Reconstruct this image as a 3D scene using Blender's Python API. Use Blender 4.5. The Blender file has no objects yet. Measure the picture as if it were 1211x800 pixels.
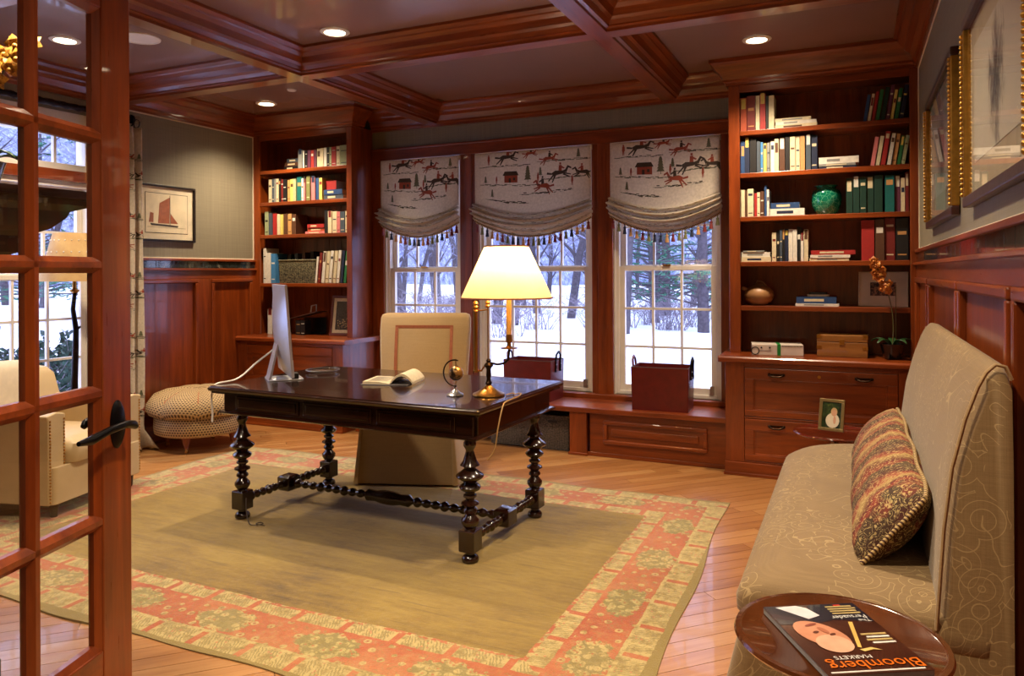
import bpy, bmesh, math, random
from mathutils import Vector, Matrix
random.seed(7)
PI = math.pi
scene = bpy.context.scene
COL = scene.collection
R = math.radians

# ------------------------------------------------------------------ camera
def make_camera():
    yaw, roll, pitch, f, cy = R(24.591), R(0.301), R(0.067), 883.184, 321.333
    fw = Vector((-math.sin(yaw)*math.cos(pitch), math.cos(yaw)*math.cos(pitch), math.sin(pitch)))
    rt = Vector((math.cos(yaw), math.sin(yaw), 0)); up = rt.cross(fw)
    X = rt*math.cos(roll) - up*math.sin(roll); Y = rt*math.sin(roll) + up*math.cos(roll); Z = -fw
    cd = bpy.data.cameras.new('camera'); cd.sensor_width = 36; cd.sensor_fit = 'HORIZONTAL'
    cd.lens = 36*f/1211; cd.shift_y = -(400-cy)/1211; cd.clip_start = .05; cd.clip_end = 400
    co = bpy.data.objects.new('camera', cd); COL.objects.link(co)
    co.matrix_world = Matrix(((X.x, Y.x, Z.x, 0), (X.y, Y.y, Z.y, 0), (X.z, Y.z, Z.z, 1.38), (0, 0, 0, 1)))
    scene.camera = co
make_camera()

# ------------------------------------------------------------------ world: overcast winter sky
w = bpy.data.worlds.new('overcast_sky'); scene.world = w; w.use_nodes = True
bg = w.node_tree.nodes['Background']; bg.inputs[0].default_value = (.55, .62, 1.0, 1); bg.inputs[1].default_value = 4.0
scene.view_settings.view_transform = 'Standard'; scene.view_settings.look = 'None'
scene.view_settings.gamma = 1; scene.view_settings.use_curve_mapping = False
scene.view_settings.exposure = 0.40
SPOT_W = 50; HALL_FILL_W = 20; LAMP_W = 10

# ------------------------------------------------------------------ materials
def srgb(r, g, b):
    f = lambda c: (c/255/12.92 if c/255 <= .04045 else ((c/255+.055)/1.055)**2.4)
    return (f(r), f(g), f(b))
class NT:
    """small expression helper over a material node tree"""
    def __init__(s, name):
        s.m = bpy.data.materials.new(name); s.m.use_nodes = True; s.t = s.m.node_tree
        s.b = s.t.nodes['Principled BSDF']; s.out = s.t.nodes['Material Output']
    def n(s, typ, **kw):
        o = s.t.nodes.new(typ)
        for k, v in kw.items(): setattr(o, k, v)
        return o
    def put(s, sock, v):
        if isinstance(v, X): v = v.s
        if isinstance(v, bpy.types.NodeSocket): s.t.links.new(v, sock)
        else:
            if hasattr(sock.default_value, '__len__') and not hasattr(v, '__len__'): v = [v]*len(sock.default_value)
            if hasattr(sock.default_value, '__len__') and len(sock.default_value) == 4 and len(v) == 3: v = (*v, 1)
            sock.default_value = v
    def math(s, op, a, b=0, c=0):
        o = s.n('ShaderNodeMath', operation=op)
        s.put(o.inputs[0], a); s.put(o.inputs[1], b); s.put(o.inputs[2], c)
        return X(s, o.outputs[0])
    def coord(s, kind='Object'): return s.n('ShaderNodeTexCoord').outputs[kind]
    def pos(s): return s.n('ShaderNodeNewGeometry').outputs['Position']
    def mapping(s, vec, scale=(1, 1, 1), rot=(0, 0, 0), loc=(0, 0, 0)):
        o = s.n('ShaderNodeMapping'); s.put(o.inputs[0], vec); o.inputs['Scale'].default_value = scale
        o.inputs['Rotation'].default_value = rot; o.inputs['Location'].default_value = loc
        return o.outputs[0]
    def xyz(s, vec):
        o = s.n('ShaderNodeSeparateXYZ'); s.put(o.inputs[0], vec); return [X(s, q) for q in o.outputs]
    def noise(s, vec, scale=5, detail=4, rough=.5, dist=0):
        o = s.n('ShaderNodeTexNoise'); s.put(o.inputs['Vector'], vec); o.inputs['Scale'].default_value = scale
        o.inputs['Detail'].default_value = detail; o.inputs['Roughness'].default_value = rough; o.inputs['Distortion'].default_value = dist
        return X(s, o.outputs['Fac'])
    def voronoi(s, vec, scale=5, rnd=1, out='Distance', feature='F1'):
        o = s.n('ShaderNodeTexVoronoi', feature=feature); s.put(o.inputs['Vector'], vec); o.inputs['Scale'].default_value = scale
        o.inputs['Randomness'].default_value = rnd
        return X(s, o.outputs[out])
    def ramp(s, fac, stops):
        o = s.n('ShaderNodeValToRGB'); s.put(o.inputs[0], fac); e = o.color_ramp.elements
        while len(e) < len(stops): e.new(.5)
        for q, (p, c) in zip(e, stops): q.position = p; q.color = (*c, 1)
        return o.outputs[0]
    def mix(s, fac, a, b):
        o = s.n('ShaderNodeMix', data_type='RGBA'); s.put(o.inputs[0], fac); s.put(o.inputs[6], a); s.put(o.inputs[7], b)
        return o.outputs[2]
    def bump(s, h, strength=.3, dist=.01):
        o = s.n('ShaderNodeBump'); o.inputs['Strength'].default_value = strength; o.inputs['Distance'].default_value = dist
        s.put(o.inputs['Height'], h); s.t.links.new(o.outputs[0], s.b.inputs['Normal'])
    def fin(s, col=None, rough=None, metal=None, spec=None, coat=None, emit=None, estr=None, trans=None, sheen=None):
        for k, v in (('Base Color', col), ('Roughness', rough), ('Metallic', metal), ('Specular IOR Level', spec), ('Coat Weight', coat),
                     ('Emission Color', emit), ('Emission Strength', estr), ('Transmission Weight', trans), ('Sheen Weight', sheen)):
            if v is not None: s.put(s.b.inputs[k], v)
        return s.m
class X:
    def __init__(s, t, sock): s.t = t; s.s = sock
    def __add__(s, o): return s.t.math('ADD', s, o)
    def __sub__(s, o): return s.t.math('SUBTRACT', s, o)
    def __rsub__(s, o): return s.t.math('SUBTRACT', o, s)
    def __mul__(s, o): return s.t.math('MULTIPLY', s, o)
    __radd__ = __add__; __rmul__ = __mul__
    def __lt__(s, o): return s.t.math('LESS_THAN', s, o)
    def __gt__(s, o): return s.t.math('GREATER_THAN', s, o)
    def abs(s): return s.t.math('ABSOLUTE', s)
    def min(s, o): return s.t.math('MINIMUM', s, o)
    def max(s, o): return s.t.math('MAXIMUM', s, o)
    def pingpong(s, o): return s.t.math('PINGPONG', s, o)
    def frac(s): return s.t.math('FRACT', s)
    def sin(s): return s.t.math('SINE', s)

def wood(name, dark, light, axis='z', rough=.3, scale=1.0, coat=.25, contrast=1.0):
    t = NT(name); sc = {'x': (1.2, 14, 14), 'y': (14, 1.2, 14), 'z': (14, 14, 1.2)}[axis]
    p = t.mapping(t.pos(), tuple(q*scale for q in sc))
    a = t.noise(p, 1.0, 5, .6, .8); b = t.noise(p, 6.0, 3, .6)
    big = t.noise(t.pos(), 1.3, 2)
    fac = a*.65 + b*.2 + big*.25
    col = t.ramp(fac, [(.32, dark), (.55, tuple((x+y)/2 for x, y in zip(dark, light))), (.75, light)])
    t.bump(b, .05, .002)
    return t.fin(col, t.math('MULTIPLY_ADD', b, .12, rough-.06), coat=coat)
def plain(name, col, rough=.5, metal=0, var=.12, vs=9, bump=0, bs=60, coat=None, spec=None, sheen=None):
    t = NT(name); c = t.coord('Object'); n = t.noise(c, vs, 3)
    lo = tuple(x*(1-var) for x in col); hi = tuple(min(1, x*(1+var)) for x in col)
    cc = t.ramp(n, [(.3, lo), (.7, hi)])
    if bump: t.bump(t.noise(c, bs, 2), bump, .004)
    return t.fin(cc, rough, metal, coat=coat, spec=spec, sheen=sheen)
CH_D, CH_L = srgb(70, 20, 6), srgb(152, 70, 22)
cherry = {a: wood('cherry_'+a, CH_D, CH_L, a, .3) for a in 'xyz'}
def wall_paint():
    t = NT('olive_grey_wallpaper'); c = t.pos()
    a = t.noise(t.mapping(c, (1, 1, 90)), 3, 3); b = t.noise(t.mapping(c, (60, 60, 1)), 2, 2)
    col = t.ramp(a*.5 + b*.5, [(.3, srgb(112, 104, 86)), (.7, srgb(130, 122, 102))])
    t.bump(a, .05, .001)
    return t.fin(col, .55)
M_paint = wall_paint()
M_ceil = plain('mauve_ceiling_paint', srgb(136, 106, 98), .26, var=.05, vs=2, coat=.35)
M_white = plain('window_white', srgb(226, 218, 206), .4, var=.04)
M_hall = plain('hall_cream_paint', srgb(222, 200, 160), .6, var=.03)
M_plaster = plain('outer_plaster', srgb(150, 140, 130), .8)
def plank_mat():
    t = NT('oak_plank'); c = t.mapping(t.pos(), (1, 1, 1), (0, 0, -PI/4))
    p = t.mapping(c, (2.2, 26, 1)); a = t.noise(p, 1, 5, .65, 1.2); b = t.noise(t.mapping(c, (1.5, 120, 1)), 1, 2)
    oi = t.n('ShaderNodeObjectInfo').outputs['Random']
    fac = a*.55 + b*.2 + X(t, oi)*.3
    col = t.ramp(fac, [(.25, srgb(128, 80, 42)), (.5, srgb(164, 112, 64)), (.8, srgb(188, 142, 90))])
    t.bump(b, .06, .001)
    return t.fin(col, .3, coat=.2)
M_plank = plank_mat()
def tile_mat():
    t = NT('dark_marble_tile'); n = t.noise(t.pos(), 14, 6, .7, 1.5)
    return t.fin(t.ramp(n, [(.4, srgb(16, 18, 20)), (.58, srgb(46, 52, 52)), (.7, srgb(120, 110, 95))]), .12, coat=.5)
M_tile = tile_mat()
def glass_mat(name, tint=(1, 1, 1), refl=1.0):
    t = NT(name); tr = t.n('ShaderNodeBsdfTransparent'); tr.inputs[0].default_value = (*tint, 1)
    gl = t.n('ShaderNodeBsdfGlossy'); gl.inputs['Roughness'].default_value = .01
    fr = t.n('ShaderNodeFresnel'); fr.inputs[0].default_value = 1.5
    mx = t.n('ShaderNodeMixShader'); nz = t.noise(t.coord('Object'), 30, 1)
    front = 1 - X(t, t.n('ShaderNodeNewGeometry').outputs['Backfacing'])
    t.put(mx.inputs[0], t.math('MULTIPLY', X(t, fr.outputs[0]), (nz*.02 + refl)*front))
    t.t.links.new(tr.outputs[0], mx.inputs[1]); t.t.links.new(gl.outputs[0], mx.inputs[2])
    t.t.links.new(mx.outputs[0], t.out.inputs[0]); return t.m
M_glass = glass_mat('clear_glass')
M_picglass = glass_mat('picture_glass')
ebony = wood('dark_ebonised_wood', srgb(16, 8, 5), srgb(48, 20, 10), 'x', .2, .8, .5)
ebony_z = wood('dark_turned_wood', srgb(14, 6, 4), srgb(46, 18, 8), 'z', .22, .8, .5)
M_brass = plain('aged_brass', srgb(176, 128, 62), .28, 1.0, .15)
M_darkbrass = plain('dark_bronze', srgb(58, 44, 34), .35, 1.0, .2)
M_iron = plain('black_iron', srgb(22, 20, 24), .35, .8, .2)
M_alu = plain('brushed_aluminium', srgb(200, 202, 212), .3, .6, .05)
M_silver = plain('silver_metal', srgb(170, 170, 176), .3, 1.0, .1)
M_black = plain('black_plastic', srgb(14, 14, 16), .4, 0, .2)
M_cord = plain('beige_cord', srgb(206, 178, 128), .6)
M_whitecord = plain('white_cord', srgb(220, 214, 206), .5)
M_page = plain('book_pages', srgb(214, 200, 168), .8, 0, .1, 60)
M_leather_red = plain('oxblood_leather', srgb(92, 20, 16), .35, 0, .15, 20, .1, 220)
M_cream_leather = plain('cream_leather', srgb(196, 172, 130), .5, 0, .06, 8, .05, 150)
M_wax = plain('ivory_candle_sleeve', srgb(228, 188, 118), .5)
M_gold = plain('gilt_frame', srgb(176, 134, 62), .35, .9, .2, 40)
M_darkwood = wood('dark_mahogany', srgb(28, 8, 6), srgb(62, 22, 14), 'x', .4, 1.0, .0)

def tan_fabric(name, a, b, line, lines=True, sc=1.0):
    t = NT(name); c = t.coord('Object')
    n1 = t.noise(t.mapping(c, (3, 3, 160)), 3*sc, 2); n2 = t.noise(t.mapping(c, (160, 160, 3)), 3*sc, 2)
    col = t.ramp(n1*.5 + n2*.5, [(.25, a), (.75, b)])
    h = t.noise(c, 160, 2)
    if lines:
        big = t.noise(c, 3.2*sc, 1, .5, 1.8)
        ln = (((big*9).frac() - .5).abs() < .03)
        ln2 = ((t.voronoi(c, 13*sc, 1) * 4).frac() - .5).abs() < .05
        reg = t.noise(c, 3.0, 1) > .5; ln = ln*(t.noise(t.mapping(c, (1, 1, 1), (0, 0, 0), (3, 1, 2)), 4.0, 1) > .47)
        f = (ln + ln2*reg).min(1)
        col = t.mix(f*.42, col, line); h = h + f*.9
    t.bump(h, .25, .002)
    return t.fin(col, .75, sheen=.2)
M_sofa = tan_fabric('tan_paisley_fabric', srgb(112, 88, 52), srgb(138, 112, 72), srgb(190, 166, 116))
M_sofaplain = tan_fabric('tan_plain_fabric', srgb(140, 112, 72), srgb(164, 136, 92), srgb(190, 170, 120), False)
M_chairfab = tan_fabric('buff_chair_fabric', srgb(160, 130, 86), srgb(180, 150, 102), srgb(200, 180, 130), False)
M_trimtape = plain('rust_trim_tape', srgb(150, 84, 52), .7, 0, .15, 60)
def ottoman_mat():
    t = NT('woven_diamond_fabric'); c = t.coord('Object')
    x, y, z = t.xyz(c); r = t.math('SQRT', x*x + y*y); an = t.math('ARCTAN2', y, x)
    b = (z*1.15 - r)*(1/.021); row = t.math('FLOOR', b); a = an*15.5 + (row*.5).frac()
    da = a.frac() - .5; db = b.frac() - .5; v = t.math('SQRT', da*da + db*db) + t.noise(c, 90, 2)*.12
    col = t.ramp(v, [(.26, srgb(58, 40, 28)), (.38, srgb(140, 112, 76)), (.56, srgb(184, 156, 110))])
    t.bump(v, .4, .004); return t.fin(col, .8)
M_ottoman = ottoman_mat()
def tapestry_mat():
    t = NT('paisley_tapestry'); c = t.coord('Object'); x, y, z = t.xyz(c)
    nz = t.noise(c, 7, 4, .6)
    band = ((y*3.4 + nz*1.1)).frac()
    base = t.ramp(band, [(.0, srgb(72, 26, 20)), (.28, srgb(62, 44, 26)), (.42, srgb(132, 44, 32)), (.55, srgb(92, 28, 22)), (.72, srgb(160, 134, 80)), (.82, srgb(140, 56, 40)), (1, srgb(72, 26, 20))])
    v = t.voronoi(c, 55, 1); lin = ((t.noise(c, 26, 2, .5, 1.5)*7).frac() - .5).abs() < .09
    col = t.mix((v < .25)*.55, base, srgb(196, 170, 110)); col = t.mix(lin*.6, col, srgb(206, 184, 122))
    t.bump(nz + lin*.3, .4, .004); return t.fin(col, .85)
M_tapestry = tapestry_mat()
def rope_mat():
    t = NT('twisted_cord'); x, y, z = t.xyz(t.coord('Object'))
    s = ((x + y + z)*60).frac() > .5
    return t.fin(t.mix(s, srgb(70, 40, 30), srgb(196, 168, 112)), .7)
M_rope = rope_mat()
RUG = (-2.52, 3.27, 1.88, 1.28)      # centre x, y and half sizes
def rug_mat():
    t = NT('oushak_rug_wool'); c = t.coord('Object'); x, y, z = t.xyz(c)
    wob = t.noise(c, 3, 2)*.05 - .025; fine = t.noise(c, 38, 3, .6); fz = (fine - .5)*.03
    dx = RUG[2] - x.abs() + wob*.5; dy = RUG[3] - y.abs() + wob*.5
    d = dx.min(dy) + fz*.5; onx = dx < dy
    tt = t.mix(onx, x.s, y.s); tv = X(t, tt)
    ux = t.n('ShaderNodeSeparateXYZ'); t.put(ux.inputs[0], tt); tv = X(t, ux.outputs[0])
    # field
    st = t.noise(t.mapping(c, (2, 11, 1), (0, 0, .25)), 2, 5, .75); pa = t.noise(t.mapping(c, (1, 1, 1), (0, 0, 0), (4, 2, 0)), 1.1, 3, .6)
    field = t.ramp(st*.4 + pa*.5 + fine*.1, [(.34, srgb(84, 62, 18)), (.46, srgb(122, 96, 28)), (.56, srgb(140, 114, 40)), (.68, srgb(156, 132, 64))])
    field = t.mix((t.noise(t.mapping(c, (1, 34, 1), (0, 0, .35)), 2, 2) > .66)*.5, field, srgb(92, 72, 32))
    cream, olive = srgb(190, 170, 120), srgb(124, 110, 58)
    fade = t.noise(c, 2.2, 2); mott = t.noise(c, 26, 4, .7)
    redn = t.ramp(fade*.6 + mott*.4, [(.34, srgb(148, 68, 30)), (.5, srgb(164, 88, 46)), (.64, srgb(172, 114, 68))])
    creamn = t.ramp(mott, [(.38, srgb(136, 116, 62)), (.55, srgb(176, 156, 98))])
    # guard stripes : cream with small cartouches
    per = .058; q = tv*(1/per) + wob*3; k = q.frac(); cell = t.math('FLOOR', q); ph = ((cell*.25).frac()*4)
    gcol = creamn
    sq = ((k - .5).abs() < .26)*(mott > .36)
    gcol = t.mix(sq*(ph < .5), gcol, redn)
    hook = ((((tv*75 + d*40 + fine*1.2)).frac() < .40)*(mott > .44))*(ph > .5)*((k - .5).abs() < .40)
    gcol = t.mix(hook*.75, gcol, olive)
    ros = (t.voronoi(c, 42, .6) < .22)*(ph > 1.5)*(ph < 2.5); gcol = t.mix(ros*.8, gcol, srgb(176, 110, 74))
    # main border : red ground, irregular pale medallions, small florets
    p = .50; m = ((tv*(1/p)).frac() - .5)*p; w0 = d - .225
    rad = (m*m)*(1/.020) + (w0*w0)*(1/.0085)
    n2 = t.noise(c, 17, 4, .75)
    med = (rad + n2*2.6) < 2.15
    cell2 = t.math('FLOOR', tv*(1/p)); alt = (cell2*.5).frac() > .25
    medc = t.mix(alt, creamn, t.ramp(mott, [(.38, srgb(128, 112, 56)), (.6, srgb(174, 158, 98))]))
    sc_ = t.voronoi(c, 30, .9)
    medc = t.mix((sc_ > .52)*.75, medc, olive); medc = t.mix((sc_ < .17)*.8, medc, redn)
    medc = t.mix((((t.noise(c, 15, 2, .5, 1.2)*8).frac() - .5).abs() < .10)*.6, medc, olive)
    vv = t.mapping(c, (1, 1, 1), (0, 0, .6)); fd = t.voronoi(vv, 15, .45); fx = t.noise(c, 60, 2)
    flor = ((fd + fx*.18) < .33); mcol = t.mix(flor*.9, redn, creamn)
    mcol = t.mix((fd < .10), mcol, srgb(150, 90, 52))
    leaf = (((t.noise(c, 24, 2, .5, 1)*6).frac() - .5).abs() < .08); mcol = t.mix(leaf*.55, mcol, olive)
    mcol = t.mix(med, mcol, medc)
    col = t.mix(d > .128, gcol, mcol)
    col = t.mix((d - .128).abs() < .008, col, creamn)
    col = t.mix(d > .325, col, gcol); col = t.mix((d - .33).abs() < .008, col, redn)
    col = t.mix(d > .41, col, t.mix(fine > .5, redn, creamn)); col = t.mix(d > .428, col, field)
    col = t.mix(d < .030, col, srgb(132, 112, 54))
    col = t.mix((mott > .6)*.22, col, srgb(150, 128, 74))
    t.bump(t.noise(c, 220, 2) + fine*.6, .5, .004)
    return t.fin(col, .9, sheen=.3)
M_rug = rug_mat()
def toile_mat():
    t = NT('toile_linen'); c = t.coord('Object')
    n = t.noise(t.mapping(c, (1, 1, 1.6)), 16, 4, .7); reg = t.noise(c, 5, 2)
    ink = ((n > .62)*(reg > .5))
    red = t.noise(c, 9, 1) > .5
    col = t.mix(t.noise(c, 60, 2)*.5, srgb(206, 190, 160), srgb(190, 172, 142))
    col = t.mix(ink*.8, col, t.mix(red, srgb(78, 66, 46), srgb(140, 60, 42)))
    return t.fin(col, .8)
M_toile = toile_mat()
M_linen = plain('ivory_linen', srgb(214, 200, 176), .8, 0, .06, 30)
def shade_linen():
    t = NT('backlit_linen'); c = t.coord('Object'); col = t.ramp(t.noise(c, 60, 2), [(.3, srgb(206, 194, 176)), (.7, srgb(224, 212, 194))])
    df = t.n('ShaderNodeBsdfDiffuse'); tr = t.n('ShaderNodeBsdfTranslucent'); mx = t.n('ShaderNodeMixShader'); mx.inputs[0].default_value = .30
    t.put(df.inputs[0], col); t.put(tr.inputs[0], col); t.t.links.new(df.outputs[0], mx.inputs[1]); t.t.links.new(tr.outputs[0], mx.inputs[2]); t.t.links.new(mx.outputs[0], t.out.inputs[0]); return t.m
M_shadelinen = shade_linen()
M_inkdark = plain('toile_ink_umber', srgb(62, 50, 42), .8); M_inkred = plain('toile_ink_rust', srgb(146, 66, 46), .8)
M_inkgreen = plain('toile_ink_sage', srgb(96, 98, 74), .8)
def wicker_mat(name, a, b, s=70):
    t = NT(name); c = t.coord('Object'); n = t.voronoi(t.mapping(c, (1, 1, 1.5)), s, .4)
    t.bump(1 - n, .6, .006); return t.fin(t.ramp(n, [(.2, b), (.7, a)]), .7)
M_wicker = wicker_mat('dark_wicker', srgb(24, 20, 18), srgb(96, 84, 72))
M_wicker2 = wicker_mat('grey_seagrass', srgb(40, 36, 26), srgb(132, 124, 92), 60)
def emis(name, col, strg):
    t = NT(name); n = t.noise(t.coord('Object'), 4, 1)
    return t.fin(col, .5, emit=col, estr=n*.02 + strg)

# ------------------------------------------------------------------ mesh builder
class M:
    def __init__(s): s.v = []; s.f = []; s.mi = []; s.cur = 0
    def add(s, vs, fs):
        o = len(s.v); s.v += [tuple(q) for q in vs]
        for f in fs: s.f.append(tuple(i+o for i in f)); s.mi.append(s.cur)
        return s
    def box(s, x0, x1, y0, y1, z0, z1):
        return s.add([(x, y, z) for x in (x0, x1) for y in (y0, y1) for z in (z0, z1)],
                     [(0, 1, 3, 2), (4, 6, 7, 5), (0, 4, 5, 1), (2, 3, 7, 6), (0, 2, 6, 4), (1, 5, 7, 3)])
    def loft(s, loops, caps=True, closed=True):
        n = len(loops[0]); vs = [p for l in loops for p in l]; fs = []
        for i in range(len(loops)-1):
            for j in range(n if closed else n-1):
                k = (j+1) % n; fs.append((i*n+j, i*n+k, (i+1)*n+k, (i+1)*n+j))
        if caps: fs.append(tuple(range(n-1, -1, -1))); fs.append(tuple((len(loops)-1)*n+j for j in range(n)))
        return s.add(vs, fs)
    def prism(s, prof, axis, a0, a1):
        """2-D profile extruded along an axis (profile axes: x->(y,z), y->(x,z), z->(x,y))"""
        def P(u, v, a): return {'x': (a, u, v), 'y': (u, a, v), 'z': (u, v, a)}[axis]
        return s.loft([[P(u, v, a0) for u, v in prof], [P(u, v, a1) for u, v in prof]])
    def lathe(s, prof, c=(0, 0, 0), n=20, caps=True):
        loops = [[(c[0]+r*math.cos(2*PI*k/n), c[1]+r*math.sin(2*PI*k/n), c[2]+z) for k in range(n)] for r, z in prof]
        return s.loft(loops, caps)
    def tube(s, pts, r, n=8):
        pts = [Vector(p) for p in pts]; rs = r if hasattr(r, '__len__') else [r]*len(pts); loops = []; ref = None
        for i, p in enumerate(pts):
            d = (pts[min(i+1, len(pts)-1)] - pts[max(i-1, 0)]).normalized()
            if ref is None: ref = Vector((0, 0, 1)) if abs(d.z) < .9 else Vector((1, 0, 0))
            a = d.cross(ref).normalized(); b = a.cross(d).normalized(); ref = b
            loops.append([p + (a*math.cos(2*PI*k/n) + b*math.sin(2*PI*k/n))*rs[i] for k in range(n)])
        return s.loft(loops)
    def grid(s, fn, nu, nv):
        vs = [fn(i/nu, j/nv) for j in range(nv+1) for i in range(nu+1)]
        return s.add(vs, [(j*(nu+1)+i, j*(nu+1)+i+1, (j+1)*(nu+1)+i+1, (j+1)*(nu+1)+i) for j in range(nv) for i in range(nu)])
    def ball(s, c, r, n=10, m=8, sc=(1, 1, 1)):
        loops = [[(c[0]+sc[0]*r*math.sin(a)*math.cos(2*PI*k/n), c[1]+sc[1]*r*math.sin(a)*math.sin(2*PI*k/n), c[2]-sc[2]*r*math.cos(a)) for k in range(n)]
                 for a in [PI*(.02+.96*i/m) for i in range(m+1)]]
        return s.loft(loops)
    def poly(s, pts): return s.add(pts, [tuple(range(len(pts)))])
    def xf(s, mat, start=0):
        for i in range(start, len(s.v)): s.v[i] = tuple(mat @ Vector(s.v[i]))
        return s
    def mesh(s, name, mats, smooth=None, off=None):
        me = bpy.data.meshes.new(name); v = s.v
        if off: v = [(a-off[0], b-off[1], c-off[2]) for a, b, c in v]
        me.from_pydata(v, [], s.f)
        for m in (mats if isinstance(mats, (list, tuple)) else [mats]): me.materials.append(m)
        if any(s.mi): me.polygons.foreach_set('material_index', s.mi)
        bm = bmesh.new(); bm.from_mesh(me); bmesh.ops.recalc_face_normals(bm, faces=bm.faces); bm.to_mesh(me); bm.free()
        if smooth:
            me.polygons.foreach_set('use_smooth', [True]*len(me.polygons)); me.set_sharp_from_angle(angle=R(smooth))
        return me
    def build(s, name, mats, parent=None, smooth=None, bevel=0, world=False, loc=None, center=True):
        off = tuple(parent.location) if (world and parent) else None
        if parent is None and loc is None and center and s.v:
            xs, ys, zs = zip(*s.v); loc = ((min(xs)+max(xs))/2, (min(ys)+max(ys))/2, min(zs)); off = loc
        me = s.mesh(name, mats, smooth, off); o = bpy.data.objects.new(name, me); COL.objects.link(o)
        if parent: o.parent = parent
        if loc: o.location = loc
        if bevel:
            b = o.modifiers.new('bevel', 'BEVEL'); b.width = bevel; b.segments = 2; b.limit_method = 'ANGLE'; b.angle_limit = R(40); b.harden_normals = False
        return o
def tag(o, label, cat=None, group=None, kind=None):
    o['label'] = label
    if cat: o['category'] = cat
    if group: o['group'] = group
    if kind: o['kind'] = kind
    return o
def thing(name, label, cat, loc=(0, 0, 0), rotz=0, group=None, kind=None):
    o = bpy.data.objects.new(name, None); COL.objects.link(o); o.empty_display_size = .05
    o.location = loc; o.rotation_euler = (0, 0, rotz); return tag(o, label, cat, group, kind)
def obj_of(name, me, parent=None, loc=(0, 0, 0), rot=(0, 0, 0), scale=(1, 1, 1)):
    o = bpy.data.objects.new(name, me); COL.objects.link(o); o.parent = parent; o.location = loc; o.rotation_euler = rot; o.scale = scale
    return o
def copy_tree(o, parent=None):
    c = o.copy(); COL.objects.link(c); c.parent = parent
    for ch in list(o.children): copy_tree(ch, c)
    return c
def rrect(x0, x1, y0, y1, r, z, n=5):
    """rounded rectangle loop; r = (ll, lr, ur, ul)"""
    if not hasattr(r, '__len__'): r = (r,)*4
    out = []
    for (cx, cy, rr, a0) in ((x0+r[0], y0+r[0], r[0], PI), (x1-r[1], y0+r[1], r[1], 1.5*PI), (x1-r[2], y1-r[2], r[2], 0), (x0+r[3], y1-r[3], r[3], PI/2)):
        for k in range(n+1):
            a = a0 + PI/2*k/n; out.append((cx+rr*math.cos(a), cy+rr*math.sin(a), z))
    return out
BOX = M().box(-.5, .5, -.5, .5, -.5, .5)
# ------------------------------------------------------------------ room dimensions
XL, XR, YW, YF, YB = -5.197, .386, 5.764, .56, 5.443
ZC, ZP = 2.86, 2.679

# ------------------------------------------------------------------ floor with diagonal oak planks
fl = M().box(-5.6, 2.2, -3.2, 5.95, -.12, -.014).build('floor', M_plank); tag(fl, 'diagonal oak plank floor of the study', 'floor', kind='structure')
def clip(poly, a, b, c):
    out = []
    for i, p in enumerate(poly):
        q = poly[(i+1) % len(poly)]; dp = a*p[0]+b*p[1]-c; dq = a*q[0]+b*q[1]-c
        if dp >= 0: out.append(p)
        if dp*dq < 0: k = dp/(dp-dq); out.append((p[0]+k*(q[0]-p[0]), p[1]+k*(q[1]-p[1])))
    return out
def planks():
    W = .083; g = .0012; rr = random.Random(3)
    ax, ay = math.cos(PI/4), math.sin(PI/4)
    rows = int(9/W)
    for i in range(-rows, rows):
        pos = -4 + rr.random()*1.5
        while pos < 6:
            L = 1.3 + rr.random()*1.1
            pl = [(pos+g, i*W+g), (pos+L-g, i*W+g), (pos+L-g, (i+1)*W-g), (pos+g, (i+1)*W-g)]
            pl = [(ax*u - ay*v - 1.4, ay*u + ax*v + 1.4) for u, v in pl]; pos += L
            for c in ((1, 0, XL), (-1, 0, -XR), (0, 1, YF), (0, -1, -5.40)):
                if pl: pl = clip(pl, *c)
            if len(pl) < 3: continue
            area = abs(sum(p[0]*q[1]-p[1]*q[0] for p, q in zip(pl, pl[1:]+pl[:1])))/2
            if area < .004: continue
            if all(abs(x-RUG[0]) < RUG[2]-.12 and abs(y-RUG[1]) < RUG[3]-.12 for x, y in pl): continue
            cx = sum(p[0] for p in pl)/len(pl); cy = sum(p[1] for p in pl)/len(pl)
            # hidden corners the photograph shows nothing of
            if cy < .75*(-cx)*.55 and cx < -2.2 and cy < 1.3: pass
            m = M(); m.loft([[(x, y, -.013) for x, y in pl], [(x, y, 0) for x, y in pl]])
            m.build('plank', M_plank, fl, world=True)
planks()

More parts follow.
